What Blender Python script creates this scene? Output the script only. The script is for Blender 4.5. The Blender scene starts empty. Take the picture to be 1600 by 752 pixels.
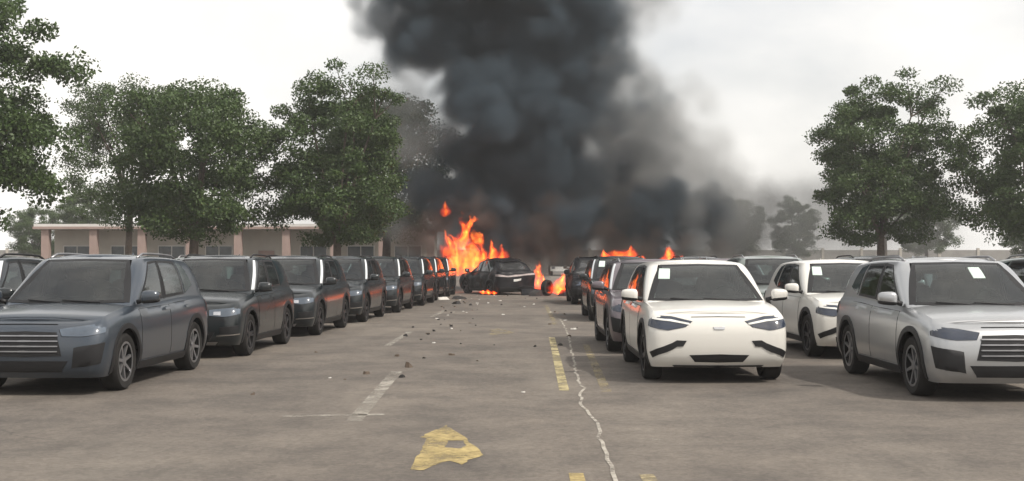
import bpy, bmesh, math, random
import numpy as np
from mathutils import Vector, Matrix, Euler

S = bpy.context.scene
COL = S.collection
R = math.radians

# ------------------------------------------------------------------ camera, sky, sun, exposure
cam_d = bpy.data.cameras.new('camera')
cam = bpy.data.objects.new('camera', cam_d); COL.objects.link(cam)
cam_d.sensor_width = 36.0
cam_d.lens = 43.0
cam_d.clip_start = 0.1
cam_d.clip_end = 3000
cam.location = (0, 0, 1.6)
cam.rotation_euler = (R(90.81), 0, 0)
S.camera = cam

SUN_DIR = Vector((0.62, -0.42, 0.85)).normalized()      # towards the sun
world = bpy.data.worlds.new('World'); S.world = world
world.use_nodes = True
wn, wl = world.node_tree.nodes, world.node_tree.links
wn.clear()
w_out = wn.new('ShaderNodeOutputWorld')
w_bg = wn.new('ShaderNodeBackground'); w_bg.inputs['Strength'].default_value = 0.12
sky = wn.new('ShaderNodeTexSky'); sky.sky_type = 'NISHITA'; sky.sun_disc = False
sky.sun_elevation = math.asin(SUN_DIR.z)
sky.sun_rotation = math.atan2(SUN_DIR.x, SUN_DIR.y)
sky.air_density = 1.0; sky.dust_density = 6.0; sky.ozone_density = 1.0
# thin bright overcast: a veil of white cloud mixed over the clear sky
w_tc = wn.new('ShaderNodeTexCoord')
w_map = wn.new('ShaderNodeMapping'); w_map.inputs['Scale'].default_value = (1.6, 1.6, 3.2)
w_nz = wn.new('ShaderNodeTexNoise'); w_nz.inputs['Scale'].default_value = 1.7; w_nz.inputs['Detail'].default_value = 7
w_rmp = wn.new('ShaderNodeMapRange')
w_rmp.inputs[1].default_value = 0.30; w_rmp.inputs[2].default_value = 0.62
w_rmp.inputs[3].default_value = 0.35; w_rmp.inputs[4].default_value = 1.0
w_mix = wn.new('ShaderNodeMix'); w_mix.data_type = 'RGBA'
w_mix.inputs[7].default_value = (7.6, 7.4, 7.05, 1)
wl.new(w_tc.outputs['Generated'], w_map.inputs[0]); wl.new(w_map.outputs[0], w_nz.inputs['Vector'])
wl.new(w_nz.outputs['Fac'], w_rmp.inputs[0]); wl.new(w_rmp.outputs[0], w_mix.inputs[0])
wl.new(sky.outputs[0], w_mix.inputs[6]); wl.new(w_mix.outputs[2], w_bg.inputs[0])
wl.new(w_bg.outputs[0], w_out.inputs[0])

sun_d = bpy.data.lights.new('sun', 'SUN'); sun_d.energy = 2.4; sun_d.angle = R(1.5); sun_d.color = (1.0, 0.95, 0.88)
sun = bpy.data.objects.new('sun', sun_d); COL.objects.link(sun)
sun.rotation_euler = SUN_DIR.to_track_quat('Z', 'Y').to_euler()

S.view_settings.view_transform = 'Standard'
S.view_settings.look = 'None'
S.view_settings.gamma = 1.0
S.view_settings.use_curve_mapping = False
S.view_settings.exposure = 0.45
S.render.engine = 'CYCLES'
S.cycles.use_denoising = True
S.cycles.use_adaptive_sampling = True; S.cycles.adaptive_threshold = 0.02
S.cycles.max_bounces = 6
S.cycles.diffuse_bounces = 2
S.cycles.glossy_bounces = 3
S.cycles.transmission_bounces = 4
S.cycles.transparent_max_bounces = 12
S.cycles.volume_bounces = 3
S.cycles.volume_max_steps = 512

rnd = random.Random(7)

# ------------------------------------------------------------------ helpers
def tag(o, label=None, cat=None, group=None, kind=None):
    if label: o['label'] = label
    if cat: o['category'] = cat
    if group: o['group'] = group
    if kind: o['kind'] = kind
    return o

def link(name, data, parent=None, loc=None, rot=None):
    o = bpy.data.objects.new(name, data); COL.objects.link(o)
    if parent: o.parent = parent
    if loc is not None: o.location = loc
    if rot is not None: o.rotation_euler = rot
    return o

def empty(name, loc=(0, 0, 0), rz=0.0):
    o = bpy.data.objects.new(name, None); COL.objects.link(o)
    o.empty_display_size = 0.3; o.location = loc; o.rotation_euler = (0, 0, rz)
    return o

def mesh(name, verts, faces, mats, smooth=True, fmat=None, sharp=None):
    me = bpy.data.meshes.new(name)
    me.from_pydata([tuple(v) for v in verts], [], faces)
    for m in (mats if isinstance(mats, (list, tuple)) else [mats]): me.materials.append(m)
    if fmat is not None: me.polygons.foreach_set('material_index', fmat)
    if smooth:
        me.polygons.foreach_set('use_smooth', [True] * len(me.polygons))
        if sharp: me.set_sharp_from_angle(angle=R(sharp))
    me.update()
    return me

class MB:
    """collects boxes, tubes and lathes into one mesh"""
    def __init__(s): s.v = []; s.f = []; s.m = []
    def add(s, vs, fs, mi=0):
        n = len(s.v); s.v += [tuple(p) for p in vs]; s.f += [[n + i for i in f] for f in fs]; s.m += [mi] * len(fs)
    def box(s, c, d, mi=0, rz=0.0, top=1.0):
        x, y, z = d[0] / 2, d[1] / 2, d[2] / 2
        vs = [Vector((i * x * (top if k > 0 else 1), j * y * (top if k > 0 else 1), k * z)) for k in (-1, 1) for i, j in ((-1, -1), (1, -1), (1, 1), (-1, 1))]
        m = Matrix.Rotation(rz, 3, 'Z')
        vs = [m @ p + Vector(c) for p in vs]
        s.add(vs, [(3, 2, 1, 0), (4, 5, 6, 7), (0, 1, 5, 4), (1, 2, 6, 5), (2, 3, 7, 6), (3, 0, 4, 7)], mi)
    def tube(s, pts, rad, n=8, mi=0, cap=True):
        pts = [Vector(p) for p in pts]
        rad = rad if isinstance(rad, (list, tuple)) else [rad] * len(pts)
        vs = []
        for i, p in enumerate(pts):
            d = (pts[min(i + 1, len(pts) - 1)] - pts[max(i - 1, 0)]).normalized()
            a = d.orthogonal().normalized() if abs(d.z) < 0.9 else Vector((1, 0, 0))
            a = (a - d * a.dot(d)).normalized(); b = d.cross(a)
            for k in range(n):
                t = 2 * math.pi * k / n
                vs.append(p + (a * math.cos(t) + b * math.sin(t)) * rad[i])
        fs = [(i * n + k, i * n + (k + 1) % n, (i + 1) * n + (k + 1) % n, (i + 1) * n + k) for i in range(len(pts) - 1) for k in range(n)]
        if cap: fs += [tuple(range(n - 1, -1, -1)), tuple(range((len(pts) - 1) * n, len(pts) * n))]
        s.add(vs, fs, mi)
    def mesh(s, name, mats, smooth=False, sharp=None):
        return mesh(name, s.v, s.f, mats, smooth, s.m, sharp)

# ------------------------------------------------------------------ materials
def new_mat(name):
    m = bpy.data.materials.new(name); m.use_nodes = True
    n, l = m.node_tree.nodes, m.node_tree.links
    return m, n, l, n['Principled BSDF']

def nz(n, l, scale, detail=5, coord='Object', rough=0.55, vec=None):
    t = n.new('ShaderNodeTexNoise'); t.inputs['Scale'].default_value = scale
    t.inputs['Detail'].default_value = detail; t.inputs['Roughness'].default_value = rough
    if vec is None:
        tc = n.new('ShaderNodeTexCoord'); vec = tc.outputs[coord]
    l.new(vec, t.inputs['Vector'])
    return t.outputs['Fac']

def ramp(n, l, fac, *stops):
    r = n.new('ShaderNodeValToRGB'); e = r.color_ramp.elements
    while len(e) < len(stops): e.new(0.5)
    for el, (p, c) in zip(e, stops):
        el.position = p; el.color = (c[0], c[1], c[2], 1) if hasattr(c, '__len__') else (c, c, c, 1)
    l.new(fac, r.inputs[0])
    return r.outputs['Color']

def mixc(n, l, fac, a, b):
    m = n.new('ShaderNodeMix'); m.data_type = 'RGBA'
    for sock, v in ((m.inputs[0], fac), (m.inputs[6], a), (m.inputs[7], b)):
        if hasattr(v, 'is_linked'): l.new(v, sock)
        elif hasattr(v, '__len__'): sock.default_value = (v[0], v[1], v[2], 1)
        else: sock.default_value = v
    return m.outputs[2]

def plain(name, col, rough=0.6, metal=0.0, var=0.15, scale=6.0, coat=0.0, spec=0.5):
    m, n, l, b = new_mat(name)
    f = nz(n, l, scale)
    c = ramp(n, l, f, (0.25, [x * (1 - var) for x in col]), (0.75, [min(1, x * (1 + var)) for x in col]))
    l.new(c, b.inputs['Base Color'])
    b.inputs['Roughness'].default_value = rough; b.inputs['Metallic'].default_value = metal
    b.inputs['Coat Weight'].default_value = coat; b.inputs['Specular IOR Level'].default_value = spec
    return m

def paint(name, col, metal=0.35, rough=0.35, dust=0.14):
    """clear-coated car paint under a layer of road dust that lies thicker in blotches"""
    m, n, l, b = new_mat(name)
    f = nz(n, l, 1.1, 8, rough=0.6)
    d = ramp(n, l, f, (0.35, 0.0), (0.80, dust))
    c = mixc(n, l, d, col, (0.22, 0.19, 0.155))
    l.new(c, b.inputs['Base Color'])
    rr = n.new('ShaderNodeMapRange'); rr.inputs[3].default_value = rough; rr.inputs[4].default_value = 0.65
    l.new(d, rr.inputs[0]); l.new(rr.outputs[0], b.inputs['Roughness'])
    b.inputs['Metallic'].default_value = metal; b.inputs['Specular IOR Level'].default_value = 0.12
    b.inputs['Coat Weight'].default_value = 1.0; b.inputs['Coat Roughness'].default_value = 0.15
    return m

def glass(name, col=(0.012, 0.022, 0.024), rough=0.06):
    m, n, l, b = new_mat(name)
    f = nz(n, l, 3.0, 6)
    c = ramp(n, l, f, (0.35, col), (0.8, [x * 1.9 for x in col])); l.new(c, b.inputs['Base Color'])
    r_ = n.new('ShaderNodeMapRange'); r_.inputs[3].default_value = rough * 0.6; r_.inputs[4].default_value = rough * 2.2
    l.new(f, r_.inputs[0]); l.new(r_.outputs[0], b.inputs['Roughness'])
    b.inputs['IOR'].default_value = 1.52
    b.inputs['Coat Weight'].default_value = 0.4; b.inputs['Coat Roughness'].default_value = 0.03
    return m

def clear_glass(name, tint=(0.42, 0.50, 0.49)):
    """thin car glass: tinted see-through pane with a Fresnel reflection and a little dust"""
    m = bpy.data.materials.new(name); m.use_nodes = True
    n, l = m.node_tree.nodes, m.node_tree.links; n.clear()
    out = n.new('ShaderNodeOutputMaterial'); fr = n.new('ShaderNodeFresnel'); fr.inputs['IOR'].default_value = 1.6
    tr = n.new('ShaderNodeBsdfTransparent'); tr.inputs[0].default_value = (*tint, 1)
    gl = n.new('ShaderNodeBsdfGlossy'); gl.inputs['Roughness'].default_value = 0.03; gl.inputs[0].default_value = (.92, .96, .97, 1)
    df = n.new('ShaderNodeBsdfDiffuse'); df.inputs[0].default_value = (.30, .29, .27, 1)
    f = nz(n, l, 1.7, 7, rough=.65); d = ramp(n, l, f, (.4, .02), (.8, .12))
    m1 = n.new('ShaderNodeMixShader'); l.new(d, m1.inputs[0]); l.new(tr.outputs[0], m1.inputs[1]); l.new(df.outputs[0], m1.inputs[2])
    m2 = n.new('ShaderNodeMixShader'); l.new(fr.outputs[0], m2.inputs[0]); l.new(m1.outputs[0], m2.inputs[1]); l.new(gl.outputs[0], m2.inputs[2])
    l.new(m2.outputs[0], out.inputs[0])
    return m

M = {}
M['glass'] = glass('car_glass'); M['clear'] = clear_glass('car_window_glass')
M['lamp'] = glass('headlamp_glass', (0.06, 0.075, 0.095), 0.08)
M['lampdark'] = glass('headlamp_dark_glass', (0.020, 0.026, 0.040), 0.08)
M['tail'] = glass('tail_lamp_red', (0.16, 0.012, 0.012), 0.12)
M['tailclear'] = glass('tail_lamp_clear', (0.30, 0.26, 0.25), 0.12)
M['seat'] = plain('seat_fabric', (0.050, 0.047, 0.045), 0.85)
M['trim'] = plain('black_plastic', (0.014, 0.014, 0.015), 0.5, spec=0.3)
M['tyre'] = plain('tyre_rubber', (0.022, 0.021, 0.020), 0.85, var=0.3, spec=0.15)
M['rim'] = plain('alloy_rim', (0.30, 0.30, 0.31), 0.35, 0.8)
M['rimdark'] = plain('dark_alloy_rim', (0.06, 0.06, 0.065), 0.4, 0.7)
M['chrome'] = plain('chrome', (0.62, 0.62, 0.62), 0.18, 1.0)
M['plate'] = plain('plate_white', (0.65, 0.65, 0.62), 0.5)
M['paper'] = plain('paper_sticker', (0.55, 0.66, 0.60), 0.8, var=0.08)
M['under'] = plain('underbody_black', (0.010, 0.010, 0.010), 0.9, spec=0.1)

def asphalt():
    m, n, l, b = new_mat('asphalt')
    big = nz(n, l, 0.13, 6, rough=0.6); mid = nz(n, l, 0.9, 8, rough=0.7); fine = nz(n, l, 55, 4, rough=0.8)
    c1 = ramp(n, l, big, (0.32, (0.120, 0.106, 0.094)), (0.68, (0.188, 0.165, 0.141)))
    c2 = ramp(n, l, mid, (0.33, (0.52, 0.52, 0.53)), (0.62, (1.08, 1.06, 1.02)))
    mm = n.new('ShaderNodeMix'); mm.data_type = 'RGBA'; mm.blend_type = 'MULTIPLY'; mm.inputs[0].default_value = 0.8
    l.new(c1, mm.inputs[6]); l.new(c2, mm.inputs[7])
    c3 = ramp(n, l, fine, (0.3, 0.72), (0.7, 1.22))
    m2 = n.new('ShaderNodeMix'); m2.data_type = 'RGBA'; m2.blend_type = 'MULTIPLY'; m2.inputs[0].default_value = 0.8
    l.new(mm.outputs[2], m2.inputs[6]); l.new(c3, m2.inputs[7])
    # pale dusty drifts and a few oil stains with outlines of their own
    tc = n.new('ShaderNodeTexCoord'); mp = n.new('ShaderNodeMapping'); mp.inputs['Scale'].default_value = (0.35, 0.09, 1)
    l.new(tc.outputs['Object'], mp.inputs[0])
    dn = nz(n, l, 1.0, 8, rough=0.68, vec=mp.outputs[0])
    df = ramp(n, l, dn, (0.50, 0.0), (0.72, 0.55))
    c4 = mixc(n, l, df, m2.outputs[2], (0.235, 0.21, 0.175))
    on = nz(n, l, 0.55, 3, rough=0.5)
    of = ramp(n, l, on, (0.66, 0.0), (0.74, 0.45))
    c5 = mixc(n, l, of, c4, (0.05, 0.048, 0.046))
    # stone grain and a net of hairline cracks where the surface is tired
    vg = n.new('ShaderNodeTexVoronoi'); vg.inputs['Scale'].default_value = 26; l.new(tc.outputs['Object'], vg.inputs['Vector'])
    gc = ramp(n, l, vg.outputs['Color'], (0.1, 0.80), (0.9, 1.18))
    m3 = n.new('ShaderNodeMix'); m3.data_type = 'RGBA'; m3.blend_type = 'MULTIPLY'; m3.inputs[0].default_value = 0.75
    l.new(c5, m3.inputs[6]); l.new(gc, m3.inputs[7])
    wn_ = n.new('ShaderNodeTexNoise'); wn_.inputs['Scale'].default_value = 1.6; wn_.inputs['Detail'].default_value = 6; l.new(tc.outputs['Object'], wn_.inputs['Vector'])
    wv_ = n.new('ShaderNodeVectorMath'); wv_.operation = 'MULTIPLY_ADD'; wv_.inputs[1].default_value = (.9, .9, .9); l.new(wn_.outputs['Color'], wv_.inputs[0]); l.new(tc.outputs['Object'], wv_.inputs[2])
    vc_ = n.new('ShaderNodeTexVoronoi'); vc_.feature = 'DISTANCE_TO_EDGE'; vc_.inputs['Scale'].default_value = .42; l.new(wv_.outputs[0], vc_.inputs['Vector'])
    ck = ramp(n, l, vc_.outputs['Distance'], (0.003, 0.5), (0.010, 0.0))
    cm_ = ramp(n, l, nz(n, l, .22, 3), (.52, 0.0), (.64, 1.0))
    cf = n.new('ShaderNodeMath'); cf.operation = 'MULTIPLY'; l.new(ck, cf.inputs[0]); l.new(cm_, cf.inputs[1])
    c6 = mixc(n, l, cf.outputs[0], m3.outputs[2], (0.045, 0.042, 0.04))
    l.new(c6, b.inputs['Base Color'])
    b.inputs['Roughness'].default_value = 0.85; b.inputs['Specular IOR Level'].default_value = 0.3
    bp = n.new('ShaderNodeBump'); bp.inputs['Strength'].default_value = 0.35; bp.inputs['Distance'].default_value = 0.02
    l.new(fine, bp.inputs['Height']); l.new(bp.outputs[0], b.inputs['Normal'])
    return m
M['asphalt'] = asphalt()

def road_paint(name, col, lo, hi, scale=2.2):
    """old road paint: bare asphalt shows through where it has worn off"""
    m, n, l, b = new_mat(name)
    f = nz(n, l, scale, 8, rough=0.72); g = nz(n, l, scale * 9, 5, rough=0.7)
    ad = n.new('ShaderNodeMath'); ad.operation = 'MULTIPLY_ADD'; ad.inputs[1].default_value = 0.35
    l.new(g, ad.inputs[0]); l.new(f, ad.inputs[2])
    w = ramp(n, l, ad.outputs[0], (lo, 0.0), (hi, 1.0))
    v = nz(n, l, 14, 4)
    pc = ramp(n, l, v, (0.3, [x * 0.78 for x in col]), (0.7, col))
    l.new(pc, b.inputs['Base Color']); b.inputs['Roughness'].default_value = 0.8
    l.new(w, b.inputs['Alpha'])
    return m
M['yellow'] = road_paint('worn_yellow_paint', (0.46, 0.355, 0.15), 0.44, 0.80)
M['lineyellow'] = road_paint('old_yellow_line', (0.46, 0.39, 0.21), 0.50, 0.74)
M['paleyellow'] = road_paint('faded_yellow_paint', (0.40, 0.33, 0.19), 0.60, 0.86)
M['palewhite'] = road_paint('faded_white_paint', (0.38, 0.35, 0.30), 0.54, 0.84)
M['crack'] = road_paint('crack_filler', (0.42, 0.385, 0.33), 0.50, 0.76, 3.0)

# ------------------------------------------------------------------ ground
me = mesh('ground', [(-600, -60, 0), (600, -60, 0), (600, 900, 0), (-600, 900, 0)], [(0, 1, 2, 3)], M['asphalt'], False)
tag(link('ground', me), kind='structure')

# painted markings and the filled crack, thin sheets 4 mm above the asphalt
def strip(name, pts, width, mat, label, cat, z=0.004, jag=0.0, group=None, seed=1):
    r = random.Random(seed); V = []
    Q = []
    for a, b in zip(pts[:-1], pts[1:]):
        a, b = Vector(a), Vector(b); k = max(1, int((b - a).length / 0.25))
        Q += [a.lerp(b, i / k) for i in range(k)]
    Q.append(Vector(pts[-1]))
    for i, q in enumerate(Q):
        d = (Q[min(i + 1, len(Q) - 1)] - Q[max(i - 1, 0)]).normalized(); nrm = Vector((-d.y, d.x))
        w = width if not isinstance(width, tuple) else lerp_(width[0], width[1], i / (len(Q) - 1))
        j = r.uniform(-jag, jag); w0 = w * (1 + r.uniform(-2, 2) * jag); w1 = w * (1 + r.uniform(-2, 2) * jag)
        V += [(q.x + nrm.x * (w0 / 2 + j), q.y + nrm.y * (w0 / 2 + j), z), (q.x - nrm.x * (w1 / 2 - j), q.y - nrm.y * (w1 / 2 - j), z)]
    F = [(2 * i + 1, 2 * i + 3, 2 * i + 2, 2 * i) for i in range(len(Q) - 1)]
    return tag(link(name, mesh(name, V, F, mat, False)), label, cat, group)
def lerp_(a, b, t): return a + (b - a) * t

strip('dashed_line', [(0.80, 24.6), (0.63, 14.75)], 0.12, M['lineyellow'], 'yellow painted dash on the road left of the long pale crack', 'road marking')
strip('dashed_line', [(0.475, 9.1), (0.46, 7.6)], 0.11, M['yellow'], 'short yellow dash at the bottom edge, right of the yellow arrow', 'road marking')
strip('dashed_line', [(0.99, 9.05), (1.0, 7.6)], 0.11, M['paleyellow'], 'faint yellow dash at the bottom edge, right of the crack', 'road marking')
strip('dashed_line', [(1.14, 41.0), (1.03, 29.0)], 0.12, M['paleyellow'], 'faded far dash of the yellow line near the burning cars', 'road marking')
strip('bay_line', [(1.36, 22.5), (1.13, 14.6)], 0.12, M['paleyellow'], 'faded yellow line beside the parked mauve grey and white cars', 'road marking')
strip('bay_line', [(-1.55, 12.0), (-1.62, 17.2)], 0.16, M['palewhite'], 'broad faded pale line on the left of the road, nearest', 'road marking')
strip('bay_line', [(-2.27, 22.2), (-2.20, 26.6)], 0.13, M['palewhite'], 'pale line on the left of the road, between two others', 'road marking')
strip('bay_line', [(-2.15, 33.0), (-2.04, 37.8)], 0.13, M['palewhite'], 'far pale line on the left beside the row of dark cars', 'road marking')
strip('cross_line', [(-2.3, 12.35), (-1.3, 12.5)], 0.14, M['palewhite'], 'faint pale bar across the broad line on the left', 'road marking')
strip('cross_line', [(1.18, 10.78), (1.32, 10.76)], 0.05, M['palewhite'], 'short pale tick on the asphalt in front of the white car', 'road marking')
strip('crack', [(1.25, 32.0), (1.20, 27.0), (1.08, 22.6), (0.91, 17.8), (0.86, 15.9), (0.88, 15.0), (0.80, 14.2), (0.75, 13.2), (0.80, 12.5), (0.82, 11.6), (0.77, 10.9), (0.78, 10.3), (0.745, 9.7), (0.755, 9.1), (0.72, 8.4), (0.72, 7.4)],
      0.034, M['crack'], 'long winding pale filled crack running along the road', 'crack', 0.006, 0.02, None, 4)

def arrow(name, cx, cy, sx, sy, label, mat, seed):
    """a worn arrowhead: a broad triangle with a notched foot, its middle worn through"""
    r = random.Random(seed)
    base = [(-0.071, 1.452), (0.009, 1.134), (0.119, 0.779), (0.176, 0.471), (0.277, 0.04), (0.335, -0.315), (0.277, -0.442), (0.213, -0.566), (0.175, -0.785), (0.124, -0.687), (0.067, -0.606), (0.004, -0.667), (-0.052, -0.843), (-0.103, -1.031), (-0.215, -0.994), (-0.204, -0.484), (-0.189, -0.141), (-0.183, 0.275), (-0.181, 0.572), (-0.257, 0.675), (-0.199, 0.94), (-0.114, 1.219)]
    hole = [(0.004, 0.471), (0.131, 0.471), (0.167, 0.203), (0.148, 0.04), (0.078, 0.017), (-0.005, 0.095)]
    def dense(pl):
        out = []
        for a, b in zip(pl, pl[1:] + pl[:1]):
            for k in range(3): out.append((lerp_(a[0], b[0], k / 3) + r.uniform(-.012, .012), lerp_(a[1], b[1], k / 3) + r.uniform(-.012, .012)))
        return out
    bm = bmesh.new(); es = []
    for pl in (dense(base), dense(hole)):
        vs = [bm.verts.new((cx + x * sx, cy + y * sy, 0.004)) for x, y in pl]
        es += [bm.edges.new((vs[i], vs[(i + 1) % len(vs)])) for i in range(len(vs))]
    bmesh.ops.triangle_fill(bm, edges=es, use_beauty=True)
    for f in bm.faces:
        if f.normal.z < 0: f.normal_flip()
    me = bpy.data.meshes.new(name); bm.to_mesh(me); bm.free(); me.materials.append(mat)
    return tag(link(name, me), label, 'road marking')
arrow('road_arrow', -0.562, 10.248, 1.0, 1.0, 'large worn yellow arrow painted on the road in the foreground', M['yellow'], 2)
arrow('road_arrow', -0.26, 26.3, 1.0, 0.95, 'smaller pale yellow arrow painted on the road farther away', M['paleyellow'], 5)

# ------------------------------------------------------------------ cars
def curve(pts):
    """smooth curve y(x) through (x, y) points with ascending x"""
    xs = [p[0] for p in pts]; ys = [p[1] for p in pts]; n = len(xs)
    h = [xs[i + 1] - xs[i] for i in range(n - 1)]; s = [(ys[i + 1] - ys[i]) / h[i] for i in range(n - 1)]
    m = [s[0]] + [0 if s[i - 1] * s[i] <= 0 else 2 * s[i - 1] * s[i] / (s[i - 1] + s[i]) for i in range(1, n - 1)] + [s[-1]]
    def f(x):
        if x <= xs[0]: return ys[0]
        if x >= xs[-1]: return ys[-1]
        k = max(i for i in range(n - 1) if xs[i] <= x)
        t = (x - xs[k]) / h[k]
        return ((2 * t**3 - 3 * t**2 + 1) * ys[k] + (t**3 - 2 * t**2 + t) * h[k] * m[k]
                + (-2 * t**3 + 3 * t**2) * ys[k + 1] + (t**3 - t**2) * h[k] * m[k + 1])
    return f

def lerp(a, b, t): return a + (b - a) * t

SUV = dict(
    xf=2.16, xr=-2.20, w=0.925, z0=0.21, wheels=(1.34, -1.34), wr=0.345, arch=0.405,
    top=[(-2.2, 1.06), (-1.2, 1.06), (0.2, 1.02), (0.95, 1.01), (1.5, 0.965), (1.95, 0.885), (2.16, 0.82)],
    front=[(0, -0.10), (0.15, -0.02), (0.4, 0.0), (0.62, -0.01), (0.82, -0.05), (0.93, -0.11), (1, -0.20)],
    rear=[(0, 0.12), (0.2, 0.01), (0.45, 0.0), (0.7, 0.05), (1, 0.13)],
    wide=[(0, 0.93), (0.12, 0.97), (0.35, 1.0), (0.6, 1.0), (0.8, 0.985), (0.92, 0.955), (1, 0.905)],
    roof=1.62, g_front=[(0, 1.10), (0.5, 0.66), (0.82, 0.38), (0.93, 0.24), (1, 0.02)],
    g_rear=[(0, -2.04), (0.5, -1.94), (0.82, -1.82), (0.93, -1.74), (1, -1.55)],
    g_w=[(0, 0.835), (0.5, 0.765), (0.82, 0.695), (0.93, 0.65), (1, 0.56)],
    xB=-0.22, roof_drop=(0.045, 0.05))
HATCH = dict(SUV, xf=2.10, xr=-2.08, roof=1.545, w=0.91,
    top=[(-2.1, 1.05), (-1.2, 1.05), (0.2, 1.0), (0.95, 1.0), (1.5, 0.965), (1.9, 0.90), (2.1, 0.84)],
    front=[(0, -0.12), (0.15, -0.03), (0.4, 0.0), (0.66, -0.005), (0.84, -0.05), (0.94, -0.10), (1, -0.17)],
    g_front=[(0, 1.16), (0.5, 0.72), (0.82, 0.42), (0.93, 0.27), (1, 0.04)],
    g_rear=[(0, -1.96), (0.5, -1.82), (0.82, -1.66), (0.93, -1.56), (1, -1.35)])
COUPE = dict(SUV, xf=2.25, xr=-2.28, roof=1.585, w=0.94,
    top=[(-2.3, 1.08), (-1.6, 1.07), (-1.0, 1.04), (0.2, 1.0), (0.95, 0.98), (1.5, 0.92), (2.0, 0.82), (2.25, 0.74)],
    rear=[(0, 0.16), (0.2, 0.02), (0.45, 0.02), (0.72, 0.0), (0.92, 0.02), (1, 0.06)],
    g_front=[(0, 1.20), (0.5, 0.64), (0.82, 0.22), (0.93, 0.0), (1, -0.40)],
    g_rear=[(0, -2.12), (0.5, -1.80), (0.82, -1.48), (0.93, -1.30), (1, -0.90)], roof_drop=(0.07, 0.06))

class Shell:
    """the surface of one car: the lower body and the greenhouse as functions"""
    QC = 0.74
    def __init__(s, p):
        s.p = p
        s.top = curve(p['top']); s.fr = curve(p['front']); s.re = curve(p['rear']); s.wd = curve(p['wide'])
        s.gf = curve(p['g_front']); s.gr = curve(p['g_rear']); s.gw = curve(p['g_w'])
        s.gh = curve([(0, 0), (0.5, 0.54), (0.82, 0.87), (0.93, 0.965), (1, 1.0)])
        s.xs0 = p['wheels'][0] + p['arch'] + 0.06; s.xs1 = p['wheels'][1] - p['arch'] - 0.06
    def zb(s, x):
        z = s.p['z0']
        for c in s.p['wheels']:
            d = abs(x - c)
            if d < s.p['arch']: z = max(z, s.p['wr'] + math.sqrt(max(0, s.p['arch']**2 - d * d)))
        return z
    def t_of(s, x, z): return max(0, min(1, (z - s.p['z0']) / (s.top(x) - s.p['z0'])))
    def side(s, x, z, off=0.0):
        t = s.t_of(x, z); y = s.p['w'] * s.wd(t) * (1 - 0.035 * (x / 2.1)**4)
        return Vector((x, y + off, z))
    def end(s, q, z, rear=False, off=0.0):
        """front or rear face; q = 0 at the centre line, 1 where the flank begins"""
        xe = s.p['xr'] if rear else s.p['xf']
        t = s.t_of(xe * 0.93, z); sg = -1 if rear else 1
        x0 = xe + (s.re(t) if rear else s.fr(t))
        xs = s.xs1 if rear else s.xs0
        w = s.p['w'] * s.wd(t) * (1 - 0.035 * (xs / 2.1)**4)
        bow = 0.07
        a = abs(q)
        if a <= s.QC:
            y = a * w * 0.97; x = x0 - sg * bow * a * a
        else:
            k = (a - s.QC) / (1 - s.QC); th = k * math.pi / 2
            xc = x0 - sg * bow * s.QC**2; yc = s.QC * w * 0.97
            x = xs + (xc - xs) * math.cos(th)**0.75; y = yc + (w - yc) * math.sin(th)**0.75
        v = Vector((x, y, z))
        if off:
            n = Vector((sg * math.cos(min(1, max(0, (a - 0.6) / 0.4)) * math.pi / 2), math.sin(min(1, max(0, (a - 0.6) / 0.4)) * math.pi / 2), 0.12))
            v += n.normalized() * off
        if q < 0: v.y = -v.y
        return v
    def gz(s, x, v):
        base = s.top(max(-1.9, min(1.0, x))) - 0.03
        d = s.p['roof_drop']; r = s.p['roof'] - (d[0] * max(0, (x + 0.3) / 1.0)**2 if x > -0.3 else d[1] * ((-0.3 - x) / 1.3)**2)
        return lerp(base, r, s.gh(v))
    GC = 0.80
    def g_end(s, q, v, rear=False, off=0.0):
        a = abs(q); sg = -1 if rear else 1
        x0 = s.gr(v) if rear else s.gf(v); w = s.gw(v)
        bow = 0.10 if not rear else 0.08; cl = 0.16
        if a <= s.GC: x = x0 - sg * bow * a * a; y = a * w * 0.98
        else:
            k = (a - s.GC) / (1 - s.GC); th = k * math.pi / 2
            xc = x0 - sg * bow * s.GC**2; yc = s.GC * w * 0.98
            x = xc - sg * cl * (1 - math.cos(th)**0.8); y = yc + (w - yc) * math.sin(th)**0.8
        p = Vector((x, y, s.gz(x, v)))
        if off: p += Vector((sg * 0.6, 0.1 + 0.5 * max(0, a - 0.7), 0.6 if not rear else 0.35)).normalized() * off
        if q < 0: p.y = -p.y
        return p
    def g_side(s, u, v, off=0.0):
        a = s.g_end(1, v).x; b = s.g_end(1, v, True).x; m = s.p['xB']
        x = lerp(a, m, u / 0.46) if u < 0.46 else lerp(m, b, (u - 0.46) / 0.54)
        y = s.gw(v) * (1 + 0.012 * math.sin(math.pi * u))
        return Vector((x, y + off, s.gz(x, v) + off * 0.3))

def grid(vs, nu, nv, close=False):
    return [(i * nv + j, (i + 1) * nv + j, (i + 1) * nv + j + 1, i * nv + j + 1) for i in range(nu - 1) for j in range(nv - 1)]

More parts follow.
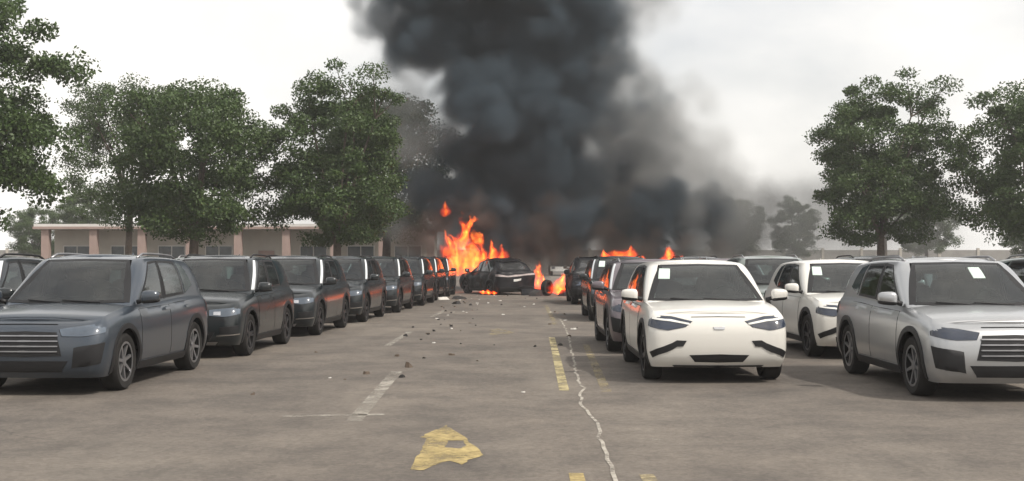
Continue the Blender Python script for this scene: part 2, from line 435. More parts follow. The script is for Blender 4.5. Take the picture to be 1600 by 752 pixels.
def patch(name, fn, top, bot, mats, n=8, m=4, sink=0.016, rim=None, both=False, widen=0.006):
    """a piece laid on the shell: fn(a, b, off) gives the surface; top and bot are polylines of (a, b); the rim turns back into the shell"""
    def along(pl, t):
        k = t * (len(pl) - 1); i = min(int(k), len(pl) - 2); f = k - i
        return (lerp(pl[i][0], pl[i + 1][0], f), lerp(pl[i][1], pl[i + 1][1], f))
    V = []
    for i in range(n + 1):
        A, B = along(bot, i / n), along(top, i / n)
        for j in range(m + 1):
            t = j / m; V.append(fn(lerp(A[0], B[0], t), lerp(A[1], B[1], t), None))
    F = grid(V, n + 1, m + 1); FM = [0] * len(F)
    ring = [i * (m + 1) for i in range(n + 1)] + [n * (m + 1) + j for j in range(1, m + 1)] + [i * (m + 1) + m for i in range(n - 1, -1, -1)] + [j for j in range(m - 1, 0, -1)]
    c = sum((V[i] for i in ring), Vector()) / len(ring)
    b0 = len(V)
    # normal guess: average of the face normals
    nn = Vector()
    for f in F[:: max(1, len(F) // 12)]: nn += (V[f[1]] - V[f[0]]).cross(V[f[3]] - V[f[0]])
    nn = nn.normalized()
    for i in ring:
        out = (V[i] - c); out -= nn * out.dot(nn)
        V.append(V[i] + (out.normalized() * widen if out.length > 1e-6 else Vector()) - (nn if True else 0) * 0)
    V2 = V[b0:]
    sgn = 1.0
    return V, F, FM, ring, b0, nn

def patch_mesh(name, fn, top, bot, mat, off=0.008, n=8, m=4, rim=None, flip=False, sink=0.02, widen=0.007, frit=False):
    surf = lambda a, b, _: fn(a, b, off)
    V, F, FM, ring, b0, nn = patch(name, surf, top, bot, None, n, m, widen=widen)
    # rim vertices go back below the surface, along the outward direction found by sampling fn at two offsets
    a, b = top[len(top) // 2]
    d = (fn(a, b, off) - fn(a, b, off - 0.01)).normalized()
    if frit:
        FM = [1 if (k // m in (0, n - 1) or k % m in (0, m - 1)) else 0 for k in range(len(F))]
    L = len(ring)
    for k in range(L): V[b0 + k] = V[b0 + k] - d * sink
    for k in range(L):
        k2 = (k + 1) % L
        F.append((ring[k], b0 + k, b0 + k2, ring[k2])); FM.append(1 if rim else 0)
    if nn.dot(d) < 0: F = [tuple(reversed(f)) for f in F]
    return mesh(name, V, F, [mat, rim] if rim else [mat], True, FM, 40)

def mirror_mesh(me, name):
    m2 = me.copy(); m2.name = name
    co = np.empty(len(m2.vertices) * 3); m2.vertices.foreach_get('co', co)
    co = co.reshape(-1, 3); co[:, 1] *= -1; m2.vertices.foreach_set('co', co.ravel())
    m2.flip_normals(); m2.update()
    return m2

def lathe(profile, n=28, axis='y'):
    V = []; F = []
    for k in range(n):
        t = 2 * math.pi * k / n
        for (r, y) in profile: V.append((r * math.cos(t), y, r * math.sin(t)))
    q = len(profile)
    for k in range(n):
        for j in range(q - 1):
            F.append((k * q + j, k * q + j + 1, ((k + 1) % n) * q + j + 1, ((k + 1) % n) * q + j))
    return V, F

def wheel_meshes(wr, rimmat, spokes=5):
    hw = 0.115
    V, F = lathe([(wr * 0.66, -hw * 0.8), (wr * 0.74, -hw), (wr * 0.93, -hw), (wr * 0.985, -hw * 0.8), (wr, -hw * 0.45), (wr, 0), (wr, hw * 0.45), (wr * 0.985, hw * 0.8), (wr * 0.93, hw), (wr * 0.74, hw), (wr * 0.66, hw * 0.8)], 32)
    ty = mesh('tyre', V, F, M['tyre'], True, None, 50)
    b = MB()
    V, F = lathe([(wr * 0.69, -hw * 0.6), (wr * 0.69, hw * 0.86), (wr * 0.62, hw * 0.88), (wr * 0.60, hw * 0.2), (wr * 0.2, -hw * 0.2), (0.001, -hw * 0.2)], 28)
    b.add(V, F, 1)
    V, F = lathe([(wr * 0.70, hw * 0.80), (wr * 0.70, hw * 0.93), (wr * 0.62, hw * 0.93), (wr * 0.62, hw * 0.6)], 28)
    b.add(V, F, 0)
    for k in range(spokes):
        t0 = 2 * math.pi * k / spokes + math.pi / 2
        for dt in ((-0.13, 0.13) if spokes == 5 else (0,)):
            a = t0 + dt * 0.4; e = t0 + dt
            w0, w1 = wr * 0.055, wr * 0.05
            pts = []
            for (r_, ang, w_, y_) in ((wr * 0.12, a, w0, hw * 0.72), (wr * 0.65, e, w1, hw * 0.86)):
                c, s_ = math.cos(ang), math.sin(ang)
                for sg in (-1, 1):
                    for yy in (y_ - 0.03, y_): pts.append((r_ * c - sg * w_ * s_, yy, r_ * s_ + sg * w_ * c))
            b.add(pts, [(0, 1, 3, 2), (4, 6, 7, 5), (1, 5, 7, 3), (0, 2, 6, 4), (0, 4, 5, 1), (2, 3, 7, 6)], 0)
    V, F = lathe([(wr * 0.17, hw * 0.5), (wr * 0.17, hw * 0.78), (0.001, hw * 0.80)], 14); b.add(V, F, 0)
    rm = b.mesh('rim', [rimmat, M['under']], True, 35)
    return ty, rm

def body_mesh(sh, mat):
    p = sh.p
    rows = [0, .03, .08, .15, .23, .32, .42, .52, .62, .71, .79, .86, .91, .95, .98, 1.0]
    qs = [0, .1, .2, .3, .4, .5, .6, .68, .74, .78, .82, .86, .9, .94, .97]
    xs = set()
    for c in p['wheels']:
        for k in range(0, 13): xs.add(round(c + p['arch'] * math.cos(math.pi * k / 12) * 0.9995, 4))
        xs.add(round(c + p['arch'] + 0.012, 4)); xs.add(round(c - p['arch'] - 0.012, 4))
    x = sh.xs1
    while x <= sh.xs0 + 1e-6:
        if all(abs(x - c) > p['arch'] + 0.03 for c in p['wheels']): xs.add(round(x, 4))
        x += (sh.xs0 - sh.xs1) / 34
    xs |= {round(sh.xs0, 4), round(sh.xs1, 4)}
    xs = sorted(xs, reverse=True)
    cols = [('F', q) for q in qs] + [('S', x) for x in xs] + [('R', q) for q in reversed(qs)]
    V = []; nr = len(rows)
    for kind, a in cols:
        xe = a if kind == 'S' else (p['xf'] * 0.93 if kind == 'F' else p['xr'] * 0.93)
        z0 = sh.zb(xe) if kind == 'S' else p['z0']; z1 = sh.top(xe)
        if kind != 'S':   # the top edge follows the bonnet line where the corner runs back
            k = max(0, (a - sh.QC) / (1 - sh.QC)); z1 = lerp(z1, sh.top(sh.xs0 if kind == 'F' else sh.xs1), k**1.5)
        for v in rows:
            z = lerp(z0, z1, v)
            if kind == 'S': V.append(sh.side(a, z))
            else:
                t = (z - p['z0']) / (z1 - p['z0'])
                zz = lerp(p['z0'], sh.top(xe), t); P_ = sh.end(a, zz, kind == 'R'); P_.z = z; V.append(P_)
    nc = len(cols); F = grid(V, nc, nr)
    half = len(V)
    V2 = [Vector((v.x, -v.y, v.z)) for v in V]
    F2 = [tuple(half + i for i in reversed(f)) for f in F]
    # top skin between the two upper edges
    base = half * 2; W = 9; T = []
    for i in range(nc):
        e = V[i * nr + nr - 1]
        for k in range(W):
            f = -1 + 2 * k / (W - 1)
            T.append(Vector((e.x + 0.05 * (1 - f * f) * min(1, e.y) * (1 if e.x > 1.2 else 0), e.y * f, e.z + 0.035 * (1 - f * f) * min(1, e.y / 0.6))))
    F3 = [(base + i * W + k, base + i * W + k + 1, base + (i + 1) * W + k + 1, base + (i + 1) * W + k) for i in range(nc - 1) for k in range(W - 1)]
    def deck(f):
        c = sum((T[i - base] for i in f), Vector()) / 4
        return 1 if sh.gr(0) + .12 < c.x < sh.gf(0) - .16 else 0
    me = mesh('body', V + V2 + T, F + F2 + F3, [mat, M['under']], True, [0] * (len(F) + len(F2)) + [deck(f) for f in F3])
    bm = bmesh.new(); bm.from_mesh(me); bmesh.ops.remove_doubles(bm, verts=bm.verts, dist=0.0008)
    bmesh.ops.dissolve_degenerate(bm, edges=bm.edges, dist=0.0005)
    bmesh.ops.recalc_face_normals(bm, faces=bm.faces); bm.to_mesh(me); bm.free()
    me.polygons.foreach_set('use_smooth', [True] * len(me.polygons)); me.set_sharp_from_angle(angle=R(38)); me.update()
    return me

def cabin_mesh(sh, mat, open_=True):
    rows = [0, .06, .10, .14, .18, .24, .30, .36, .42, .48, .54, .60, .66, .72, .78, .82, .86, .90, .94, .97, 1.0]
    qs = [0, .15, .3, .45, .6, .72, .78, .82, .86, .9, .95]
    us = [0, .04, .07, .10, .13, .16, .2, .28, .36, .43, .485, .52, .58, .66, .73, .78, .82, .9, .96, 1]
    cols = [('F', q) for q in qs] + [('S', u) for u in us] + [('R', q) for q in reversed(qs)]
    V = []; nr = len(rows)
    for kind, a in cols:
        for v in rows: V.append(sh.g_side(a, v) if kind == 'S' else sh.g_end(a, v, kind == 'R'))
    nc = len(cols); F = []
    for i in range(nc - 1):
        (k0, a0), (k1, a1) = cols[i], cols[i + 1]
        for j in range(nr - 1):
            v0, v1 = rows[j], rows[j + 1]; cut = False
            if open_ and k0 == k1:
                lo, hi = min(a0, a1), max(a0, a1)
                if k0 == 'F': cut = hi <= .82 and v0 >= .10 and v1 <= .90
                elif k0 == 'R': cut = hi <= .78 and v0 >= .30 and v1 <= .78
                else: cut = v0 >= .10 and v1 <= .82 and ((lo >= .045 + .09 * v1 and hi <= .431) or (lo >= .484 and hi <= .731))
            if not cut: F.append((i * nr + j, (i + 1) * nr + j, (i + 1) * nr + j + 1, i * nr + j + 1))
    half = len(V)
    V2 = [Vector((v.x, -v.y, v.z)) for v in V]; F2 = [tuple(half + i for i in reversed(f)) for f in F]
    base = 2 * half; W = 9; T = []
    for i in range(nc):
        e = V[i * nr + nr - 1]
        for k in range(W):
            f = -1 + 2 * k / (W - 1); T.append(Vector((e.x, e.y * f, e.z + 0.03 * (1 - f * f) * min(1, e.y / 0.4))))
    F3 = [(base + i * W + k, base + i * W + k + 1, base + (i + 1) * W + k + 1, base + (i + 1) * W + k) for i in range(nc - 1) for k in range(W - 1)]
    me = mesh('roof', V + V2 + T, F + F2 + F3, [mat], True)
    bm = bmesh.new(); bm.from_mesh(me); bmesh.ops.remove_doubles(bm, verts=bm.verts, dist=0.0008)
    bmesh.ops.recalc_face_normals(bm, faces=bm.faces)
    bmesh.ops.delete(bm, geom=[v for v in bm.verts if not v.link_faces], context='VERTS')
    bm.to_mesh(me); bm.free()
    me.polygons.foreach_set('use_smooth', [True] * len(me.polygons)); me.set_sharp_from_angle(angle=R(45)); me.update()
    return me

def pod_mesh(name, c, d, mat, tilt=0.0):
    """rounded pod: a door mirror housing"""
    bm = bmesh.new(); bmesh.ops.create_cube(bm, size=1)
    bmesh.ops.subdivide_edges(bm, edges=bm.edges, cuts=3, use_grid_fill=True)
    for v in bm.verts:
        s = v.co * 2; L = (abs(s.x)**4 + abs(s.y)**4 + abs(s.z)**4)**0.25
        s = s / L
        v.co = Vector((c[0] + s.x * d[0] / 2 * (1 - 0.25 * s.y), c[1] + s.y * d[1] / 2, c[2] + s.z * d[2] / 2 * (1 - 0.18 * s.y) + tilt * s.y))
    me = bpy.data.meshes.new(name); bm.to_mesh(me); bm.free(); me.materials.append(mat)
    me.polygons.foreach_set('use_smooth', [True] * len(me.polygons)); me.update()
    return me

def car_parts(p, pm, style, rimmat, lamp, cladding=True, sticker=None, scorched=False, sheen=False, plate=False):
    """list of (name, mesh, parent index or None)"""
    sh = Shell(p); A = []
    def add(name, me, par=None): A.append((name, me, par)); return len(A) - 1
    def both(name, me, par=None):
        i = add(name, me, par if not isinstance(par, tuple) else par[0]); j = add(name, mirror_mesh(me, name), par if not isinstance(par, tuple) else par[1]); return (i, j)
    add('body', body_mesh(sh, pm)); roof = add('roof', cabin_mesh(sh, pm, not scorched))
    gl = M['clear'] if not scorched else M['sootglass']
    fe = lambda q, z, off=0: sh.end(q, z, False, off)
    re = lambda q, z, off=0: sh.end(q, z, True, off)
    sd = lambda x, z, off=0: sh.side(x, z, off)
    ge = lambda q, v, off=0: sh.g_end(q, v, False, off)
    gr = lambda q, v, off=0: sh.g_end(q, v, True, off)
    gs = lambda u, v, off=0: sh.g_side(u, v, off)
    # glass
    ws = add('windscreen', patch_mesh('windscreen', ge, [(-.80, .90), (0, .93), (.80, .90)], [(-.90, .10), (0, .07), (.90, .10)], gl, 0.006, 30, 16, M['trim'], frit=True))
    rw = add('rear_window', patch_mesh('rear_window', gr, [(-.78, .80), (0, .82), (.78, .80)], [(-.84, .26), (0, .22), (.84, .26)], gl, 0.008, 24, 12, M['trim'], frit=True))
    wip = MB()
    for y0, y1 in ((0.55, -0.05), (-0.05, -0.6)):
        a = ge(y0, .085, .02); b_ = ge(y1 * 1.0, .13, .022); wip.tube([a, b_], 0.009, 5)
    add('wiper', wip.mesh('wiper', [M['trim']]), ws)
    if sheen: both('painted_pillar_sheen', patch_mesh('painted_pillar_sheen', ge, [(.905, .86), (.955, .86)], [(.915, .13), (1.0, .13)], M['sheen'], 0.010, 4, 8))  # highlight on the front pillars, painted as a thin white patch
    # doors, with their windows and handles
    x0, xm, x1 = 0.86, -0.24, -1.16
    xb = p['wheels'][1] + p['arch'] + 0.05
    zt = lambda x: sh.top(x) - 0.055
    d1 = both('door', patch_mesh('door', sd, [(lerp(x0, xm, k / 6), zt(lerp(x0, xm, k / 6))) for k in range(7)], [(x0 - 0.02, .33), (xm + .01, .33)], pm, 0.004, 14, 8, M['under'], sink=.014, widen=.010))
    d2 = both('door', patch_mesh('door', sd, [(lerp(xm - .02, x1, k / 6), zt(lerp(xm - .02, x1, k / 6))) for k in range(7)], [(xm - .01, .33), (xb + .06, .33), (xb + .02, .42), (xb, .62)], pm, 0.004, 14, 8, M['under'], sink=.014, widen=.010))
    both('window', patch_mesh('window', gs, [(.12, .84), (.44, .86)], [(.035, .09), (.44, .09)], gl, 0.006, 18, 14, M['trim'], frit=True), d1)
    both('window', patch_mesh('window', gs, [(.475, .86), (.74, .85)], [(.475, .09), (.74, .10)], gl, 0.006, 18, 14, M['trim'], frit=True), d2)
    both('quarter_window', patch_mesh('quarter_window', gs, [(.765, .84), (.86, .78)], [(.765, .12), (.90, .30)], M['glass'], 0.006, 5, 4, M['trim']))
    both('pillar_trim', patch_mesh('pillar_trim', gs, [(.447, .87), (.468, .87)], [(.447, .08), (.468, .08)], M['trim'], 0.004, 2, 6))
    for dd, hx in ((d1, xm + .22), (d2, x1 + .30)):
        both('handle', patch_mesh('handle', sd, [(hx, .945), (hx - .2, .95)], [(hx, .915), (hx - .2, .92)], M['chrome'] if style == 'white' else pm, 0.030, 4, 2, sink=.03), dd)
    # mirrors
    xmr = p['g_front'][0][1] - 0.28
    zm = sh.top(0.8) + 0.10
    b = MB(); b.tube([(xmr, .84, zm - .07), (xmr - .01, .95, zm - .04)], [.03, .025], 8)
    st = b.mesh('mirror_arm', [M['trim']], True)
    mr = both('wing_mirror', pod_mesh('wing_mirror', (xmr, 1.02, zm), (.16, .22, .155), pm, .008))
    both('mirror_arm', st, mr)
    both('mirror_base', pod_mesh('mirror_base', (xmr - .004, 1.02, zm - .045), (.165, .215, .075), M['trim'], .004), mr)
    b = MB(); b.add([(xmr - .076, .935, zm - .05), (xmr - .076, 1.10, zm - .045), (xmr - .072, 1.10, zm + .06), (xmr - .074, .935, zm + .055)], [(3, 2, 1, 0)])
    both('mirror_glass', b.mesh('mirror_glass', [M['chrome']]), mr)
    # wheel-arch and sill cladding
    cm = M['trim'] if cladding else pm
    def ringfn(xc):
        def f(a, r, off=0):
            x = xc + r * math.cos(a); z = p['wr'] + r * math.sin(a)
            return sh.side(x, max(.2, z), off)
        return f
    for xc in p['wheels']:
        if cladding: both('arch_trim', patch_mesh('arch_trim', ringfn(xc), [(-.25, p['arch'] + .065), (math.pi / 2, p['arch'] + .06), (math.pi + .25, p['arch'] + .065)], [(-.25, p['arch'] - .004), (math.pi / 2, p['arch'] - .004), (math.pi + .25, p['arch'] - .004)], cm, 0.012, 24, 2, sink=.03, widen=.002))
    xa, xz = p['wheels'][0] - p['arch'] - .03, p['wheels'][1] + p['arch'] + .03
    both('sill', patch_mesh('sill', sd, [(xa, .31), (xz, .31)], [(xa, .215), (xz, .215)], M['trim'] if cladding else pm, 0.016, 12, 3))
    # lights and the face
    zf = 1.0
    if style == 'dark':      # broad grille between wide lamps, deep lower intake
        hl = both('headlight', patch_mesh('headlight', fe, [(.50, .775), (.74, .795), (.96, .825)], [(.50, .685), (.74, .665), (.93, .715)], lamp, 0.010, 14, 4, M['trim']))
        b = patch_mesh('projector', fe, [(.58, .745), (.70, .75)], [(.58, .695), (.70, .69)], M['chrome'], 0.016, 4, 3)
        both('projector', b, hl)
        gi = add('grille', patch_mesh('grille', fe, [(-.47, .77), (0, .78), (.47, .77)], [(-.40, .53), (0, .52), (.40, .53)], M['trim'], 0.006, 12, 4, M['chrome']))
        for z in (.575, .625, .675, .725):
            add('grille_bar', patch_mesh('grille_bar', fe, [(-.43, z + .008), (.43, z + .008)], [(-.43, z - .008), (.43, z - .008)], M['rimdark'], 0.020, 10, 1, sink=.012), gi)
        add('bumper_intake', patch_mesh('bumper_intake', fe, [(-.60, .43), (.60, .43)], [(-.52, .29), (.52, .29)], M['trim'], 0.006, 12, 3))
        both('fog_lamp', patch_mesh('fog_lamp', fe, [(.70, .50), (.90, .53)], [(.72, .38), (.90, .40)], M['trim'], 0.012, 6, 3))
        both('bumper_trim', patch_mesh('bumper_trim', fe, [(.66, .375), (.92, .40)], [(.66, .355), (.92, .38)], M['chrome'], 0.018, 6, 1))
        add('skid_plate', patch_mesh('skid_plate', fe, [(-.66, .27), (0, .265), (.66, .27)], [(-.62, .215), (0, .212), (.62, .215)], M['rim'], 0.016, 10, 2))
    elif style == 'white':   # smooth closed nose, slim slanted lamps, dark slashes at the bumper corners
        hl = both('headlight', patch_mesh('headlight', fe, [(.40, .795), (.70, .850), (.97, .885)], [(.50, .725), (.74, .685), (.95, .735)], lamp, 0.010, 16, 4, M['trim']))
        both('lamp_strip', patch_mesh('lamp_strip', fe, [(.46, .775), (.90, .845)], [(.47, .755), (.90, .822)], M['plate'], 0.016, 10, 1), hl)
        if 0: add('light_bar', patch_mesh('light_bar', fe, [(-.44, .795), (0, .800), (.44, .795)], [(-.44, .765), (0, .770), (.44, .765)], M['trim'], 0.008, 10, 2))
        both('bumper_slash', patch_mesh('bumper_slash', fe, [(.48, .55), (.62, .555), (.90, .405)], [(.53, .48), (.62, .475), (.87, .335)], M['trim'], 0.010, 8, 2))
        add('bumper_intake', patch_mesh('bumper_intake', fe, [(-.44, .37), (0, .38), (.44, .37)], [(-.36, .28), (0, .275), (.36, .28)], M['trim'], 0.006, 12, 3))
        add('lower_lip', patch_mesh('lower_lip', fe, [(-.70, .235), (0, .232), (.70, .235)], [(-.68, .212), (0, .212), (.68, .212)], M['trim'], 0.014, 14, 2))
        add('badge', patch_mesh('badge', fe, [(-.09, .725), (.09, .725)], [(-.07, .695), (.07, .695)], M['chrome'], 0.012, 4, 2))
    else:                    # 'mid': slim lamps, mesh grille and big corner vents
        hl = both('headlight', patch_mesh('headlight', fe, [(.46, .775), (.72, .81), (.96, .85)], [(.50, .695), (.74, .690), (.93, .735)], lamp, 0.010, 14, 4, M['trim']))
        gi = add('grille', patch_mesh('grille', fe, [(-.42, .74), (0, .75), (.42, .74)], [(-.50, .47), (0, .46), (.50, .47)], M['trim'], 0.006, 12, 4, M['trim']))
        for z in (.52, .58, .64, .70):
            add('grille_bar', patch_mesh('grille_bar', fe, [(-.44, z + .007), (.44, z + .007)], [(-.44, z - .007), (.44, z - .007)], M['rim'], 0.018, 10, 1, sink=.012), gi)
        both('corner_vent', patch_mesh('corner_vent', fe, [(.68, .56), (.92, .62)], [(.66, .33), (.88, .38)], M['trim'], 0.010, 6, 4))
        add('bumper_intake', patch_mesh('bumper_intake', fe, [(-.58, .41), (.58, .41)], [(-.50, .28), (.50, .28)], M['trim'], 0.006, 12, 3))
    if not scorched: add('bonnet_seam', patch_mesh('bonnet_seam', fe, [(-.42, p['top'][-1][1] + .012), (0, p['top'][-1][1] + .016), (.42, p['top'][-1][1] + .012)], [(-.42, p['top'][-1][1] + .004), (0, p['top'][-1][1] + .008), (.42, p['top'][-1][1] + .004)], M['under'], 0.003, 12, 1, sink=.006, widen=.002))
    # rear
    if style == 'coupe' or scorched:
        add('tail_light', patch_mesh('tail_light', re, [(-.97, .985), (-.5, .965), (.5, .965), (.97, .985)], [(-.97, .905), (-.5, .900), (.5, .900), (.97, .905)], M['tailclear'] if scorched else M['tail'], 0.012, 24, 2, M['trim']))
    else:
        both('tail_light', patch_mesh('tail_light', re, [(.55, .97), (.97, .985)], [(.58, .84), (.97, .82)], M['tail'], 0.012, 8, 3, M['trim']))
    add('rear_plate', patch_mesh('rear_plate', re, [(-.20, .80), (.20, .80)], [(-.20, .71), (.20, .71)], M['plate'], 0.012, 4, 2))
    add('rear_bumper_trim', patch_mesh('rear_bumper_trim', re, [(-.92, .46), (0, .44), (.92, .46)], [(-.90, .22), (0, .22), (.90, .22)], M['trim'], 0.012, 16, 3))
    if plate and not scorched: add('front_plate', patch_mesh('front_plate', fe, [(-.19, .475), (.19, .475)], [(-.19, .395), (.19, .395)], M['trim'] if style == 'white' else M['plate'], 0.026, 4, 2, sink=.03))
    # roof spoiler and aerial
    b = MB()
    zr = sh.gz(sh.gr(.93), .96)
    xr_ = sh.gr(.93)
    pts = []
    for y, dx in ((-.56, .05), (-.3, 0), (0, -.01), (.3, 0), (.56, .05)):
        pts += [(xr_ + .26, y, zr + .030), (xr_ - .10 + dx, y, zr + .002), (xr_ - .10 + dx, y, zr - .028), (xr_ + .10, y, zr - .035)]
    fs = []
    for i in range(4):
        for k in range(4): fs.append((i * 4 + k, i * 4 + (k + 1) % 4, (i + 1) * 4 + (k + 1) % 4, (i + 1) * 4 + k))
    fs += [(3, 2, 1, 0), (16, 17, 18, 19)]
    b.add(pts, [tuple(reversed(f)) for f in fs])
    add('roof_spoiler', b.mesh('roof_spoiler', [pm], True, 40))
    if not scorched:
        b = MB(); xa_ = sh.gr(.93) + .45; za = p['roof'] + .0
        b.add([(xa_ + .11, 0, za - .005), (xa_ - .05, -.022, za - .01), (xa_ - .05, .022, za - .01), (xa_ - .055, 0, za + .055)], [(0, 1, 3), (1, 2, 3), (2, 0, 3)])
        add('aerial', b.mesh('aerial', [pm]), roof)
    if cladding and style != 'white':
        b = MB()
        L = []
        for k in range(9):
            x = lerp(.10, -1.45, k / 8); e = .0 if k in (0, 8) else .045
            L.append((x, .575, sh.gz(x, 1) - .012 + e))
        b.tube(L, .016, 6); both('roof_rail', b.mesh('roof_rail', [M['rim'] if style == 'mid' else M['trim']], True), roof)
    if sticker:
        q0, q1, v0, v1 = sticker
        add('windscreen_sticker', patch_mesh('windscreen_sticker', ge, [(q0, v1), (q1, v1)], [(q0, v0), (q1, v0)], M['paper'], 0.013, 4, 3, sink=.006), ws)
    # what one sees through the glass
    if not scorched:
        add('dashboard', pod_mesh('dashboard', (.62, 0, 1.0), (.55, 1.44, .20), M['under']))
        b = MB(); ring = [(0.36 + .06 * math.sin(2 * math.pi * k / 20), .36 + .185 * math.cos(2 * math.pi * k / 20), 1.03 + .18 * math.sin(2 * math.pi * k / 20)) for k in range(21)]
        b.tube(ring, .017, 6, cap=False); add('steering_wheel', b.mesh('steering_wheel', [M['trim']], True))
        for (x_, ys) in ((-.22, (.37, -.37)), (-1.12, (.42, -.42))):
            for y_ in ys:
                k_ = add('seat', pod_mesh('seat', (x_, y_, 1.02), (.20, .50, .56), M['seat']))
                add('headrest', pod_mesh('headrest', (x_ - .05, y_, 1.36), (.11, .27, .17), M['seat']), k_)
        a_ = ge(0, .84); add('inside_mirror', pod_mesh('inside_mirror', (a_.x - .10, 0, a_.z - .06), (.04, .24, .07), M['trim']), ws)
    # underside and wheel wells
    b = MB(); b.box((0, 0, .46), (3.5, 1.18, .52)); b.box((0, 0, .34), (1.7, 1.62, .20))
    b.box((1.80, 0, .36), (.30, 1.30, .26)); b.box((-1.80, 0, .36), (.30, 1.30, .26))
    add('underbody', b.mesh('underbody', [M['under']]))
    # wheels
    ty, rm = wheel_meshes(p['wr'], rimmat, 5 if style != 'mid' else 7)
    for xc in p['wheels']:
        for sg in (1, -1): A.append(('wheel', (ty, rm, (xc, sg * (p['w'] - .135), p['wr']), sg), None))
    return A

def put_car(parts, name, loc, heading, label, group=None, steer=0.0):
    """heading: angle of the nose from +X; every part is an object of its own that shares its mesh with the like cars"""
    root = empty(name, loc, heading); tag(root, label, 'car', group)
    made = []
    for (nm, me, par) in parts:
        if nm == 'wheel':
            ty, rm, c, sg = me
            w = empty('wheel', c, 0); w.parent = root
            w.rotation_euler = (0, rnd.uniform(0, 6), 0) if sg > 0 else (0, rnd.uniform(0, 6), math.pi)
            link('tyre', ty, w); link('rim', rm, w); made.append(w)
        else:
            made.append(link(nm, me, root if par is None else made[par]))
    return root

M['p_dark'] = paint('charcoal_paint', (0.010, 0.015, 0.018), 0.15, 0.40, 0.06)
M['p_black'] = paint('black_green_paint', (0.007, 0.011, 0.012), 0.15, 0.40, 0.06)
M['p_white'] = paint('white_paint', (0.66, 0.645, 0.60), 0.0, 0.35, 0.10)
M['p_mauve'] = paint('mauve_grey_paint', (0.15, 0.125, 0.14), 0.45, 0.32)
M['p_silver'] = paint('silver_paint', (0.40, 0.41, 0.42), 0.7, 0.32)
M['p_green'] = paint('grey_green_paint', (0.17, 0.20, 0.185), 0.5, 0.32)
M['p_blue'] = paint('slate_blue_paint', (0.045, 0.06, 0.08), 0.5, 0.30)
def scorch():
    m, n, l, b = new_mat('scorched_paint')
    f = nz(n, l, 2.6, 8, rough=0.7)
    c = ramp(n, l, f, (0.38, (0.005, 0.005, 0.006)), (0.58, (0.014, 0.014, 0.017)), (0.74, (0.036, 0.031, 0.028)))
    l.new(c, b.inputs['Base Color'])
    q = ramp(n, l, f, (0.35, 0.75), (0.6, 0.32)); l.new(q, b.inputs['Roughness'])
    b.inputs['Coat Weight'].default_value = 0.12; b.inputs['Specular IOR Level'].default_value = 0.12
    bp = n.new('ShaderNodeBump'); bp.inputs['Strength'].default_value = 0.5; bp.inputs['Distance'].default_value = 0.03
    l.new(f, bp.inputs['Height']); l.new(bp.outputs[0], b.inputs['Normal'])
    return m
M['scorched'] = scorch()
M['sootglass'] = glass('sooty_glass', (0.03, 0.03, 0.03), 0.16)

M['sheen'] = plain('white_painted_sheen', (0.66, 0.69, 0.70), 0.35, var=0.05)  # white that stands in for the bright pillar highlight
c_dark = car_parts(SUV, M['p_dark'], 'dark', M['rimdark'], M['lamp'], sheen=True)
c_black = car_parts(SUV, M['p_black'], 'dark', M['rimdark'], M['lamp'], sticker=(-.80, -.60, .58, .80), sheen=True)
c_mauve = car_parts(SUV | dict(roof=1.55), M['p_mauve'], 'mid', M['rim'], M['lampdark'], sheen=True)
c_white = car_parts(HATCH, M['p_white'], 'white', M['rimdark'], M['lampdark'], sticker=(-.80, -.60, .58, .80))
c_silver = car_parts(SUV | dict(roof=1.58), M['p_silver'], 'mid', M['rim'], M['lampdark'], sticker=(.16, .36, .60, .80))
c_green = car_parts(SUV, M['p_green'], 'mid', M['rim'], M['lamp'])
c_blue = car_parts(SUV, M['p_blue'], 'mid', M['rim'], M['lamp'])
c_burnt = car_parts(COUPE, M['scorched'], 'coupe', M['rimdark'], M['lampdark'], scorched=True)

from mathutils import noise as mnoise
done = set()
for nm_, me_, _ in c_burnt:                 # heat-buckled panels: every piece is pushed about by the same slow field
    if nm_ == 'wheel' or me_.name in done: continue
    done.add(me_.name)
    for v_ in me_.vertices:
        q_ = v_.co * 1.9
        v_.co += Vector((mnoise.noise(q_), mnoise.noise(q_ + Vector((9, 2, 5))), mnoise.noise(q_ + Vector((3, 7, 1))))) * (.085 if v_.co.z > .5 else .05)
    me_.update()

W1 = 1.34                                   # from a car's middle to its front axle
GL = 'row of dark cars on the left'
left = [(-3.55, 30.6), (-3.20, 35.9), (-2.85, 41.0), (-2.72, 45.9), (-2.52, 50.6), (-3.88, 25.4), (-4.22, 20.1), (-4.60, 14.9)]
llab = ['dark charcoal car fifth from the far, burning end of the left row',
        'dark charcoal car fourth from the far, burning end of the left row',
        'dark charcoal car third from the far, burning end of the left row',
        'dark charcoal car second from the far, burning end of the left row',
        'dark charcoal car at the far end of the left row, beside the tall flames',
        'dark charcoal car third from the near end of the left row',
        'dark charcoal car second from the near end of the left row',
        'slate blue car at the near end of the left row']
for (x, y), lb in zip(left, llab):
    h = R(-90 - 2.5 + rnd.uniform(-.8, .8))
    c = Vector((x - 0.91, y + W1, 0))
    put_car(c_blue if lb.startswith('slate') else c_dark, 'parked_car', c, h, lb, GL)
GB = 'second row of cars behind the left row'
for k, (x, y, pr, lb) in enumerate([(-7.9, 17.6, c_dark, 'charcoal car behind the near end of the left row'),
                                    (-7.6, 23.0, c_silver, 'silver car behind the left row, partly hidden'),
                                    (-7.2, 28.6, c_green, 'grey green car behind the middle of the left row'),
                                    (-10.6, 21.0, c_white, 'white car farthest to the left, behind two rows')]):
    put_car(pr, 'parked_car', (x, y, 0), R(-92 + rnd.uniform(-1, 1)), lb, GB)
GR = 'cars parked on the right'
